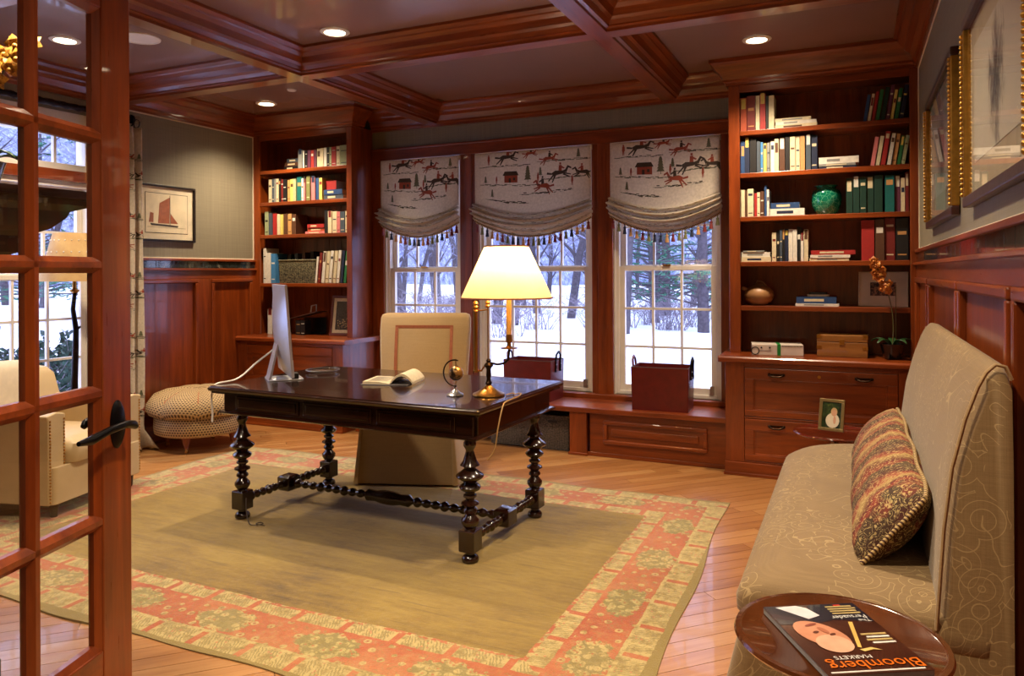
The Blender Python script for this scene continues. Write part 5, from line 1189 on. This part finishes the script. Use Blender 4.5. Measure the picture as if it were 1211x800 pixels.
def floor_lamp():
    t = thing('floor_lamp', 'floor lamp with crooked dark branch stem and pierced parchment shade', 'lamp', (-4.92, 3.45, 0))
    pts = [(.0, 0, .03), (.01, .01, .2), (-.012, .0, .4), (.012, -.012, .62), (-.01, .012, .82), (.014, .0, 1.0), (-.008, -.006, 1.14), (.004, 0, 1.26)]
    M().tube(pts, [.026, .022, .021, .022, .020, .018, .015, .013], 10).build('branch_stem', M_iron, t, 60)
    for i, (a, b) in enumerate(((2, 1), (3, -1), (5, 1))):
        p = Vector(pts[a]); M().tube([p, p+Vector((.02*b, .02, .02))], [.012, .006], 8).build('branch_knot', M_iron, t, 60)
    M().lathe([(.0005, 0), (.13, 0), (.135, .008), (.12, .02), (.04, .03), (.0005, .032)], n=28).build('base', M_iron, t, 40)
    M().lathe([(.012, 1.25), (.03, 1.265), (.03, 1.275), (.014, 1.28), (.012, 1.34), (.0005, 1.34)], n=14).build('socket', M_brass, t, 40)
    sh = NT('parchment_shade'); n = sh.noise(sh.coord('Object'), 12, 3)
    M().lathe([(.215, 1.335), (.130, 1.665), (.127, 1.665), (.212, 1.335), (.215, 1.335)], n=36, caps=False).build('shade', sh.fin(sh.ramp(n, [(.3, srgb(176, 140, 92)), (.7, srgb(196, 164, 112))]), .7), t, 60)
    dm = M(); 
    for r_, z in ((.188, 1.44), (.1635, 1.535), (.143, 1.615)):
        for k in range(22):
            a = 2*PI*(k+.5*(z > 1.5))/22; dm.ball(((r_-.001)*math.cos(a), (r_-.001)*math.sin(a), z), .0055, 6, 4)
    o = dm.build('light_dots', M_white, t, 60); o['kind'] = 'stuff'  # white beads paint the light showing through the punched holes
    M().tube([(0, 0, 1.34), (0, 0, 1.66)], .003, 6).tube([(-.133, 0, 1.655), (.133, 0, 1.655)], .003, 6).build('harp', M_brass, t, 50)
floor_lamp()
FIG = {}
def fig_horse():
    P = [[(-.5, .05), (-.3, .16), (.15, .14), (.32, .2), (.3, .0), (-.2, -.06), (-.45, -.08)], [(.25, .12), (.42, .38), (.52, .36), (.36, .02)], [(.42, .40), (.66, .28), (.64, .2), (.45, .28)],
         [(-.45, -.05), (-.72, -.30), (-.68, -.34), (-.32, -.05)], [(-.35, -.05), (-.5, -.38), (-.45, -.40), (-.22, -.05)], [(.2, -.0), (.55, -.16), (.56, -.22), (.14, -.06)], [(.25, .05), (.62, -.05), (.62, -.1), (.2, -.02)], [(-.5, .05), (-.78, .1), (-.8, .0), (-.48, -.04)]]
    Q = [[(-.1, .14), (-.08, .42), (.08, .44), (.1, .14)], [(-.05, .45), (-.05, .56), (.06, .56), (.06, .45)], [(.05, .40), (.26, .28), (.24, .22), (.02, .3)]]
    return P, Q
def fig_tree(): return [[(0, 0), (.04, 0), (.03, .3), (.01, .3)]] + [[(-.22+.03*i, .12+.14*i), (.24-.03*i, .12+.14*i), (.1-.01*i, .3+.14*i), (-.08+.01*i, .3+.14*i)] for i in range(5)]
def fig_house(): return [[(-.4, 0), (.35, 0), (.35, .32), (-.4, .32)]], [[(-.5, .32), (.42, .32), (.3, .52), (-.38, .52)], [(-.15, 0), (-.02, 0), (-.02, .2), (-.15, .2)], [(.1, .1), (.22, .1), (.22, .22), (.1, .22)]]
def fig_man(): return [[(-.06, 0), (-.02, 0), (0, .3), (-.08, .3)], [(.02, 0), (.06, 0), (.06, .3), (-.01, .3)], [(-.1, .28), (.1, .28), (.08, .58), (-.08, .58)], [(-.05, .58), (.05, .58), (.05, .7), (-.05, .7)]]
def print_figures(m, fn, W, H, ks=1.0):
    """scatter the hunt scene over a panel W wide, H high; fn(x, z) gives the surface point"""
    def put(polys, cx, cz, s, mi, flip=1):
        m.cur = mi; s *= ks
        for p in polys: m.poly([fn(cx+flip*a*s, cz+b*s) for a, b in p])
    hP, hQ = fig_horse(); hs = [(.30, .88, .15, 1), (.66, .80, .12, 1), (.75, .52, .15, 1), (.60, .33, .13, -1), (.93, .50, .13, -1), (.50, .93, .10, 1)]
    for k, (x, z, s, f) in enumerate(hs): put(hP, x*W, z*H, s, k % 2, f); put(hQ, x*W, z*H, s, 1 - k % 2, f)
    a, b = fig_house(); put(a, .33*W, .42*H, .16, 1); put(b, .33*W, .42*H, .16, 0)
    for x, z, s in ((.47, .42, .14), (.58, .50, .08), (.10, .40, .07), (.90, .78, .09), (.16, .16, .07)): put(fig_tree(), x*W, z*H, s, 2)
    for x, z, s in ((.13, .76, .12), (.56, .40, .10), (.20, .40, .08), (.85, .30, .10)): put(fig_man(), x*W, z*H, s, k % 2)
    rr = random.Random(4)
    for x0, x1, z in ((.04, .48, .72), (.55, .98, .76), (.05, .62, .37), (.60, .98, .44), (.40, .85, .24), (.10, .45, .12)):   # ground strokes
        for q in range(26):
            x = x0+(x1-x0)*q/26; zz = z+rr.uniform(-.014, .014); L = rr.uniform(.02, .05); m.cur = rr.choice((0, 2, 2)); h = rr.uniform(.002, .006)
            m.poly([fn(x*W, zz*H), fn((x+L)*W, zz*H+rr.uniform(-.003, .003)), fn((x+L)*W, zz*H+h), fn(x*W, zz*H+h)])
    m.cur = 0
INKS = [M_inkdark, M_inkred, M_inkgreen, plain('toile_ochre_glow_print', srgb(170, 132, 66), .8)]  # the ochre stands for warm light on folds as well as print
def curtain():
    t = thing('curtain', 'long printed linen curtain puddling on the floor beside the armchair', 'curtain', (-5.08, 3.95, 0))
    y0, y1, zt = -.19, .16, 2.52
    def S(u, v):
        z = zt*(1-v); y = y0+(y1-y0)*u+.02*math.sin(v*3); x = .035*math.sin(u*PI*2*4.5)+.01*math.sin(v*7+u*9); fl_ = max(0, v-.93)/.07
        y += fl_*.10*(u-.2); x += fl_*.05*(1+math.sin(u*14)); z = max(.012+.012*math.sin(u*30)*fl_, z)
        return (x, y, z)
    m = M().grid(S, 70, 60); o = m.build('panel', M_shadelinen, t, 70); sd = o.modifiers.new('s', 'SOLIDIFY'); sd.thickness = .003
    pm = M()
    for j in range(5):
        def fn(a, b, j=j):
            u = min(1, max(0, a/.55)); v = min(.93, max(0, .97-(b+j*.46)/zt)); x, y, z = S(u, v); return (x+.006, y, z)
        print_figures(pm, fn, .55, .46, .55)
    o = pm.build('toile_print', INKS, t); o['kind'] = 'stuff'
    for k in range(6): M().lathe([(.030, -.004), (.035, -.004), (.035, .004), (.030, .004), (.030, -.004)], n=18, caps=False).xf(Matrix.Rotation(PI/2, 4, 'X')).xf(Matrix.Translation((0, y0+.03+(y1-y0-.06)*k/5, 2.555))).build('curtain_ring', M_iron, t, 50)
curtain()
def rod():
    t = thing('curtain_rod', 'thick dark rope-twist curtain rod with crystal finial', 'curtain rod', (-5.08, 2.9, 2.583))
    L0, L1 = -.85, 1.12; n = 12; loops = []
    for i in range(90):
        y = L0+(L1-L0)*i/89; loops.append([((.022+.005*math.cos(3*(2*PI*k/n)+y*70))*math.cos(2*PI*k/n), y, (.022+.005*math.cos(3*(2*PI*k/n)+y*70))*math.sin(2*PI*k/n)) for k in range(n)])
    M().loft(loops).build('twisted_pole', M_iron, t, 60)
    M().lathe([(.022, 0), (.034, .008), (.034, .022), (.018, .03), (.014, .04)], n=18).xf(Matrix.Rotation(-PI/2, 4, 'X')).xf(Matrix.Translation((0, L1, 0))).build('collar', M_iron, t, 50)
    M().ball((0, L1+.068, 0), .033, 16, 10).build('finial', glass_mat('crystal', (.95, .9, .85), 2.2), t)
    for y in (L0+.1, L1-.06): M().box(-.115, -.0, y-.012, y+.012, -.035, -.018).build('bracket', M_iron, t, bevel=.003)
rod()

# ------------------------------------------------------------------ roman shades
def shade(label, x0, x1, sag, ztop=2.395):
    W = x1-x0+.016; t = thing('roman_shade', label, 'window shade', ((x0+x1)/2, YW-.055, ztop)); H1 = .42
    zs_side = -.44
    def bottom(u): return -.575 - sag*math.sin(PI*u)**.9
    def S(u, v):
        x = (u-.5)*W
        if v < .5: z = -H1*(v/.5)-.0; y = .0 - .004*math.sin(u*9); zz = z - .10*math.sin(PI*u)*(v/.5)**3
        else:
            s = (v-.5)/.5; top = -H1-.10*math.sin(PI*u); zz = top+(bottom(u)-top)*s
            fold = math.sin(s*PI*2*4-.4); amp = .062*(.35+.65*math.sin(PI*min(1, s*1.15)))
            y = -.025*math.sin(PI*min(1, s*1.3)) - amp*max(0, fold)**.8 - .004*math.sin(u*11+s*7)
            x *= 1 + (.035*math.sin(PI*s)**.7)
        return (x, y, zz)
    m = M().grid(S, 48, 96); o = m.build('fabric', M_shadelinen, t, 75); sd = o.modifiers.new('s', 'SOLIDIFY'); sd.thickness = .002
    pm = M()
    def fn(a, b):
        u = min(1, max(0, a/W)); v = .5*min(1.0, max(0, 1-b/H1)); x, y, z = S(u, v); return (x, y-.0035, z)
    print_figures(pm, fn, W, H1)
    rr = random.Random(9)
    for k in range(150):      # ochre strokes: warm light on the folds painted in, mixed with print
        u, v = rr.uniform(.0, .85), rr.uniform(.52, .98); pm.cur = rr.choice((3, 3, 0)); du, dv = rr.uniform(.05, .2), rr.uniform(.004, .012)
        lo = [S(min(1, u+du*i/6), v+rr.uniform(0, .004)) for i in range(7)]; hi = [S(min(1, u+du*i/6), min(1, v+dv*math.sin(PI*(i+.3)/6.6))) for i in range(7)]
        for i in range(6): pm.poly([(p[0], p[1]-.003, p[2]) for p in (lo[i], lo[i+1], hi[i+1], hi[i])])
    for k in range(260):      # print broken up over the folds
        u, v = rr.uniform(.02, .97), rr.uniform(.52, .97); pm.cur = rr.choice((0, 0, 1, 2)); du, dv = rr.uniform(.006, .03), rr.uniform(.004, .012)
        q = [S(min(1, u+a*du), min(1, v+b*dv)) for a, b in ((0, 0), (1, .2), (1, 1), (0, .7))]; pm.poly([(x, y-.0035, z) for x, y, z in q])
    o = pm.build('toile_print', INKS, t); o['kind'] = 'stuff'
    M().tube([tuple(Vector(S(k/40, 1))+Vector((0, -.004, 0))) for k in range(41)], .008, 8).build('trim_cord', M_rope, t, 60)
    tm = M().lathe([(.003, 0), (.0035, -.012), (.008, -.016), (.009, -.022), (.006, -.026), (.008, -.032), (.012, -.058), (.0005, -.058)], n=10)
    cols = [plain('tassel_%s' % c, srgb(*PAL[c]), .7) for c in ('darkred', 'tan', 'navy', 'olive')]
    n = round(W/.048); mes = [tm.mesh('tassel', c, 50) for c in cols]
    for k in range(n):
        p = S((k+.5)/n, 1); obj_of('tassel', mes[(k*3 + k//4) % 4], t, (p[0], p[1]-.004, p[2]-.006), (0, 0, 0), (1.35, 1.35, 1.3))
    M().box(-W/2, W/2, .002, .03, -.03, .008).build('head_rail', M_linen, t)
shade('gathered toile roman shade with tassels on the window behind the desk chair', -3.92, -3.125, .12)
shade('wide gathered toile roman shade with tassels on the middle window', -2.95, -1.92, .14)
shade('gathered toile roman shade with tassels on the window beside the bookcase', -1.744, -.907, .135)

# ------------------------------------------------------------------ wall pictures
def sail_picture():
    t = thing('framed_print', 'black framed print of a brown sailed boat on the grey wall', 'picture', (XL, 4.45, 1.65), PI/2)
    # local x -> world y ; local -y -> into the room (+x)
    w, h = .57, .467
    f = M()
    for q in ((-w/2, w/2, 0, .018), (-w/2, w/2, h-.018, h), (-w/2, -w/2+.018, .018, h-.018), (w/2-.018, w/2, .018, h-.018)): f.box(q[0], q[1], -.026, -.002, q[2], q[3])
    f.build('frame', plain('black_frame', srgb(28, 20, 18), .35), t, bevel=.002)
    M().box(-w/2+.018, w/2-.018, -.010, -.004, .018, h-.018).build('mount', plain('ivory_mount', srgb(206, 192, 164), .7), t)
    M().box(-.212, .212, -.0112, -.0101, .068, h-.068).build('inner_line', plain('mount_line', srgb(60, 56, 52), .6), t)
    M().box(-.207, .207, -.0122, -.0113, .073, h-.073).build('print_sheet', plain('print_paper', srgb(210, 196, 166), .7), t)
    br, dk = plain('sail_brown', srgb(146, 82, 56), .7, 0, .2, 30), plain('hull_dark', srgb(44, 36, 36), .6)
    def flat(pts, mat, nm): m = M(); m.loft([[(x, -.0124, z) for x, z in pts], [(x, -.0130, z) for x, z in pts]]); m.build(nm, mat, t)
    flat([(-.09, .150), (.022, .150), (.026, .37), (-.075, .315)], br, 'mainsail'); flat([(.034, .152), (.110, .152), (.034, .235)], br, 'jib'); flat([(-.178, .155), (-.135, .155), (-.132, .23), (-.165, .238)], br, 'mizzen_sail')
    flat([(-.165, .148), (.115, .136), (.105, .122), (-.155, .130)], dk, 'hull'); flat([(.026, .14), (.031, .14), (.031, .385), (.026, .385)], dk, 'mast')
    flat([(-.19, .119), (.19, .117), (.19, .114), (-.19, .115)], plain('sea_line', srgb(150, 136, 112), .7), 'waterline')
    M().box(-w/2+.018, w/2-.018, -.018, -.017, .018, h-.018).build('glazing', M_picglass, t)
sail_picture()
def sketch(seed):
    t = NT('pencil_sketch_%d' % seed); c = t.mapping(t.coord('Object'), (1, 1, 1), (0, 0, 0), (seed*3.1, 0, 0)); x, y, z = t.xyz(t.coord('Object'))
    n = t.noise(t.mapping(c, (1, 1, .6)), 7, 6, .75, .6); n2 = t.noise(t.mapping(c, (3, 1, 1), (0, .7, 0)), 22, 3, .7)
    r = (x*x)*14 + ((z-.33)*(z-.33))*9
    f = (n*.7 + n2*.45 - r*.55)
    return t.fin(t.ramp(f, [(.40, srgb(206, 196, 176)), (.52, srgb(150, 142, 130)), (.62, srgb(78, 74, 72))]), .7)
def gilt_picture(label, yc, w, z0, h, seed):
    t = thing('framed_sketch', label, 'picture', (XR, yc, z0), -PI/2)
    f = .036
    for q, nm in (((-w/2, w/2, 0, f), 0), ((-w/2, w/2, h-f, h), 0), ((-w/2, -w/2+f, f, h-f), 1), ((w/2-f, w/2, f, h-f), 1)): M().box(q[0], q[1], -.034, -.002, q[2], q[3]).build('frame_rail', M_darkwood if not nm else M_gold, t, bevel=.005)
    bd = M(); bead_ = M().ball((0, 0, 0), .0085, 6, 4).mesh('bead', M_gold, 60)
    for s in (-1, 1):
        k = M()
        for i in range(int((h-2*f)/.018)): k.ball((s*(w/2-f*.45), -.036, f+.009+i*.018), .0095, 6, 4, (1, 1, .9))
        o = k.build('beading', M_gold, t, 60); o['kind'] = 'stuff'
    M().box(-w/2+f, w/2-f, -.010, -.004, f, h-f).build('mount', plain('sketch_mount_%d' % seed, srgb(186, 170, 142), .7), t)
    m_ = .085; M().box(-w/2+f+m_, w/2-f-m_, -.0115, -.0101, f+m_*1.25, h-f-m_).build('sketch_sheet', sketch(seed), t)
    M().box(-w/2+f, w/2-f, -.024, -.0225, f, h-f).build('glazing', M_picglass, t)
gilt_picture('gilt framed pencil sketch on the wall nearer the bookcase', 4.00, 1.16, 1.60, .67, 1)
gilt_picture('gilt framed pencil sketch on the wall nearer the doorway', 2.53, 1.10, 1.60, .66, 2)

# ------------------------------------------------------------------ mantel with gilt orchid, glimpsed through the door
def mantel():
    t = thing('fireplace_mantel', 'dark carved fireplace mantel with stepped cornice past the french door', 'mantel', (-3.1, 1.15, 0))
    x0, x1, y0, yf = -3.9, -2.36, YF+.001, 1.36
    B = lambda m, n, mat, bev=.004, sm=None: m.build(n, mat, t, sm, bev, True)
    prof = [(0, 1.40), (.03, 1.40), (.04, 1.43), (.09, 1.45), (.11, 1.48), (.11, 1.50), (.17, 1.525), (.21, 1.56), (.22, 1.58), (.28, 1.60), (.29, 1.615), (.33, 1.62), (.33, 1.645), (0, 1.645)]
    path = lambda o: [(x1+o*.4, y0), (x1+o*.4, yf+o), (x0-o*.4, yf+o), (x0-o*.4, y0)]
    B(M().loft([[(*path(o)[k], z) for o, z in prof] for k in range(4)]), 'cornice', M_darkwood, 0, 30)
    B(M().box(x0, x1, y0, yf, 1.22, 1.40), 'frieze', M_darkwood)
    for xc in (x1-.11, x0+.11):
        B(M().box(xc-.10, xc+.10, y0, yf-.0, .22, 1.22), 'pilaster', M_darkwood); B(M().box(xc-.12, xc+.12, y0, yf+.05, 0, .22), 'plinth', M_darkwood)
        B(M().lathe([(.06, .22), (.075, .235), (.05, .26), (.045, 1.1), (.06, 1.14), (.085, 1.19), (.09, 1.22)], (xc, yf+.02, 0), 20), 'column', M_darkwood, 0, 40)
    B(M().box(x0+.22, x1-.22, y0, y0+.12, 0, 1.22), 'firebox_back', M_black, 0)
    t2 = orchid('gilt_orchid', 'tall gold silk orchid standing on the mantel', (-2.56, 1.47, 1.6455), 0, .52, dotted('gold_petal', srgb(150, 100, 30), srgb(226, 176, 70), 70), (.05, .16), n=18, fs=1.2)
mantel()

# ------------------------------------------------------------------ winter garden
def snow_mat():
    t = NT('snow'); n = t.noise(t.pos(), 1.2, 4); t.bump(n, .3, .1); return t.fin(t.ramp(n, [(.3, srgb(206, 212, 230)), (.7, srgb(232, 236, 246))]), .8)
def ground():
    def f(u, v): x = -70+140*u; y = -30+130*v; r = math.hypot(x+2, y-6); return (x, y, -.35 + .12*math.sin(x*.21)*math.cos(y*.17) + max(0, r-42)*.03)
    m = M().grid(f, 60, 60); o = m.build('snow_ground', snow_mat(), smooth=60, loc=(0, 0, 0), center=False); tag(o, 'snow covered lawn outside the windows', 'ground', kind='structure')
ground()
M_bark = plain('grey_bark', srgb(74, 66, 70), .9, 0, .3, 12); M_twig = plain('frosted_twig', srgb(120, 118, 138), .9, 0, .3, 20); M_needle = plain('pine_needle', srgb(56, 108, 80), .8, 0, .4, 14); M_bush = plain('winter_shrub', srgb(128, 118, 126), .9, 0, .3, 20); M_evergreen = plain('evergreen_leaf', srgb(30, 60, 44), .7, 0, .4, 20)
def bare_tree(seed, h):
    rr = random.Random(seed); tr, tw = M(), M()
    def grow(p, d, L, r, lev):
        pts = [p]; q = Vector(p); dd = Vector(d)
        n = 4 if lev < 2 else 3
        for k in range(n): dd = (dd+Vector((rr.uniform(-.12, .12), rr.uniform(-.12, .12), rr.uniform(-.02, .10)))).normalized(); q = q+dd*L/n; pts.append(q.copy())
        (tr if lev < 2 else tw).tube(pts, [r*(1-.6*k/n) for k in range(n+1)], 6 if lev == 0 else 4)
        if lev >= 3: return
        cnt = (13, 5, 4)[lev]
        for k in range(cnt):
            s = rr.uniform(.10 if lev == 0 else .2, 1); i = min(n-1, int(s*n)); b = pts[i].lerp(pts[i+1], s*n-i) if s < 1 else pts[-1]
            a = rr.uniform(0, 2*PI); up = .55 if lev == 0 else .3
            nd = (Vector((math.cos(a), math.sin(a), up))*.8+dd*.35).normalized(); grow(b, nd, L*rr.uniform(.16, .27) if lev == 0 else L*rr.uniform(.4, .65), max(.006, r*.35), lev+1)
    grow(Vector((0, 0, -.1)), Vector((0, 0, 1)), h, .15*h/9, 0); return tr.mesh('trunk', M_bark, 60), tw.mesh('branches', M_twig)
def pine_tree(seed, h):
    rr = random.Random(seed); tr = M().tube([(0, 0, -.1), (.05, 0, h*.5), (0, .03, h)], [.17, .12, .02], 8); nd = M()
    for k in range(64):
        z = h*(.065+.92*(k/64)**1.4); a = rr.uniform(0, 2*PI); L = (2.6*(1-k/64)+.35)*rr.uniform(.7, 1.1)
        tip = Vector((math.cos(a)*L, math.sin(a)*L, z+L*.12)); tr.tube([(0, 0, z), (math.cos(a)*L*.5, math.sin(a)*L*.5, z+L*.12), tip], [.03, .02, .006], 4)
        for q in range(34):
            s = rr.uniform(.25, 1.05); c = Vector((math.cos(a)*L*s, math.sin(a)*L*s, z+L*.14*s)); sz = rr.uniform(.12, .3)
            d1 = Vector((rr.uniform(-1, 1), rr.uniform(-1, 1), rr.uniform(-.3, .5)))*sz; d2 = Vector((rr.uniform(-1, 1), rr.uniform(-1, 1), rr.uniform(-.3, .3)))*sz*.3
            nd.add([c-d1*.2-d2*.5, c+d1*.5+d2*.6, c+d1, c+d1*.5-d2*.7], [(0, 1, 2, 3)])
    return tr.mesh('trunk', M_bark, 60), nd.mesh('needles', M_needle)
def shrub(seed, mat, leafy):
    rr = random.Random(seed); st, lf = M(), M()
    for k in range(42):
        a = rr.uniform(0, 2*PI); sp = rr.uniform(.1, .75); h = rr.uniform(.5, 1.15); b0 = rr.uniform(0, .45); a0 = rr.uniform(0, 2*PI); bx, by = b0*math.cos(a0), b0*math.sin(a0); h *= .75; p = [(bx, by, 0), (bx+math.cos(a)*sp*.4, by+math.sin(a)*sp*.4, h*.6), (bx+math.cos(a)*sp, by+math.sin(a)*sp, h)]; st.tube(p, [.008, .006, .003], 4)
        for q in range(6 if not leafy else 18):
            s = rr.uniform(.3, 1); c = Vector(p[1]).lerp(Vector(p[2]), s); d = Vector((rr.uniform(-1, 1), rr.uniform(-1, 1), rr.uniform(-.2, 1)))
            if leafy: d *= .09; e = Vector((rr.uniform(-1, 1), rr.uniform(-1, 1), rr.uniform(-1, 1)))*.04; lf.add([c, c+d*.5+e, c+d, c+d*.5-e], [(0, 1, 2, 3)])
            else: st.tube([c, c+d*.25], [.005, .003], 3)
    return st.mesh('stems', M_bush, None), (lf.mesh('leaves', mat) if leafy else None)
def place(name, label, cat, group, parts, names, x, y, rz, s):
    z = -.35 + .12*math.sin(x*.21)*math.cos(y*.17) + max(0, math.hypot(x+2, y-6)-42)*.03
    t = thing(name, label, cat, (x, y, z), rz, group); t.scale = (s, s, s)
    for me, n in zip(parts, names):
        if me: obj_of(n, me, t)
def hillside():
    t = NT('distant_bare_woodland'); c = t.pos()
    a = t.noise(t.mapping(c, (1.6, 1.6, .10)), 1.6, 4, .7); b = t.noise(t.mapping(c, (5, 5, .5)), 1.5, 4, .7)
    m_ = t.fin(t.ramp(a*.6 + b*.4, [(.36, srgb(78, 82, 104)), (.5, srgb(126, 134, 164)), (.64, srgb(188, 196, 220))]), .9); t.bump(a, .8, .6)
    rr = random.Random(8); hts = [rr.uniform(0, 3) for _ in range(200)]
    def f(u, v):
        a = R(-40+150*u); d = 64+16*v+1.5*math.sin(u*90); return (-2-d*math.sin(a), 4+d*math.cos(a), -.5+(15+hts[int(u*199)])*v**.7)
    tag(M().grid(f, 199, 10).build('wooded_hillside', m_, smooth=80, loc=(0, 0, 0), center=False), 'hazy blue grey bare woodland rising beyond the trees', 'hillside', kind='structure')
hillside()
bts = [bare_tree(20+i, 9) for i in range(4)]; pns = [pine_tree(40+i, 9) for i in range(2)]; shs = [shrub(60, M_evergreen, False), shrub(61, M_evergreen, True)]
rt = random.Random(2)
k = 0
spots = []
while k < 84:
    d = rt.uniform(24, 58); a = rt.uniform(R(-12), R(66)); x, y = -d*math.sin(a), d*math.cos(a)
    if any((x-p)**2+(y-q)**2 < 14 for p, q in spots): continue
    if R(-3) < a < R(20) and d < 38: continue        # the stand of pines
    if R(52) < a and d < 42: continue
    spots.append((x, y)); place('bare_tree', 'bare grey winter tree in the snowy wood outside', 'tree', 'bare trees in the wood', bts[k % 4], ('trunk', 'branches'), x, y, rt.uniform(0, 6), rt.uniform(.9, 1.5)); k += 1
for x, y, s in ((-5.5, 19, 1.1), (-9.6, 21, 1.25), (-10.6, 16.5, .9)):
    place('garden_tree', 'large bare tree standing on the near lawn outside', 'tree', 'bare trees on the lawn', bts[k % 4], ('trunk', 'branches'), x, y, rt.uniform(0, 6), s); k += 1
for k, (x, y, s) in enumerate(((-5.9, 24, 1.0), (-3.7, 20.5, .95), (-2.2, 26, 1.1), (-6.9, 30, 1.2), (-4.6, 32, 1.2), (-8.0, 33, 1.2), (.5, 30, 1.2), (-22, 17, 1.2), (-26, 20, 1.3), (-30, 15, 1.3), (-24, 13, 1.1), (-33, 21, 1.3))):
    sd_ = 'bookcase' if k < 7 else 'armchair'
    place('pine_tree', 'green pine tree with spreading boughs in the snow beyond the %s window' % sd_, 'tree', 'pine trees beyond the %s window' % sd_, pns[k % 2], ('trunk', 'needles'), x, y, rt.uniform(0, 6), s)
for k in range(16):
    d = rt.uniform(17, 25); a = rt.uniform(R(8), R(40)); place('winter_shrub', 'bare twiggy shrub on the snowy lawn', 'shrub', 'bare shrubs on the lawn', shs[0], ('stems', 'leaves'), -d*math.sin(a), d*math.cos(a), rt.uniform(0, 6), rt.uniform(.8, 1.5))
for k in range(10):
    place('evergreen_shrub', 'leafy evergreen shrub outside the armchair window', 'shrub', 'evergreen shrubs by the side window', shs[1], ('stems', 'leaves'), -8.2-rt.uniform(0, 2.5), 2.5+k*.55, rt.uniform(0, 6), rt.uniform(.9, 1.2))
for x, y in ((.35, 8.9), (.75, 9.6)): place('winter_shrub', 'bare twiggy shrub close outside the bookcase window', 'shrub', 'bare shrubs by the house', shs[0], ('stems', 'leaves'), x-1.2, y, rt.uniform(0, 6), .9)
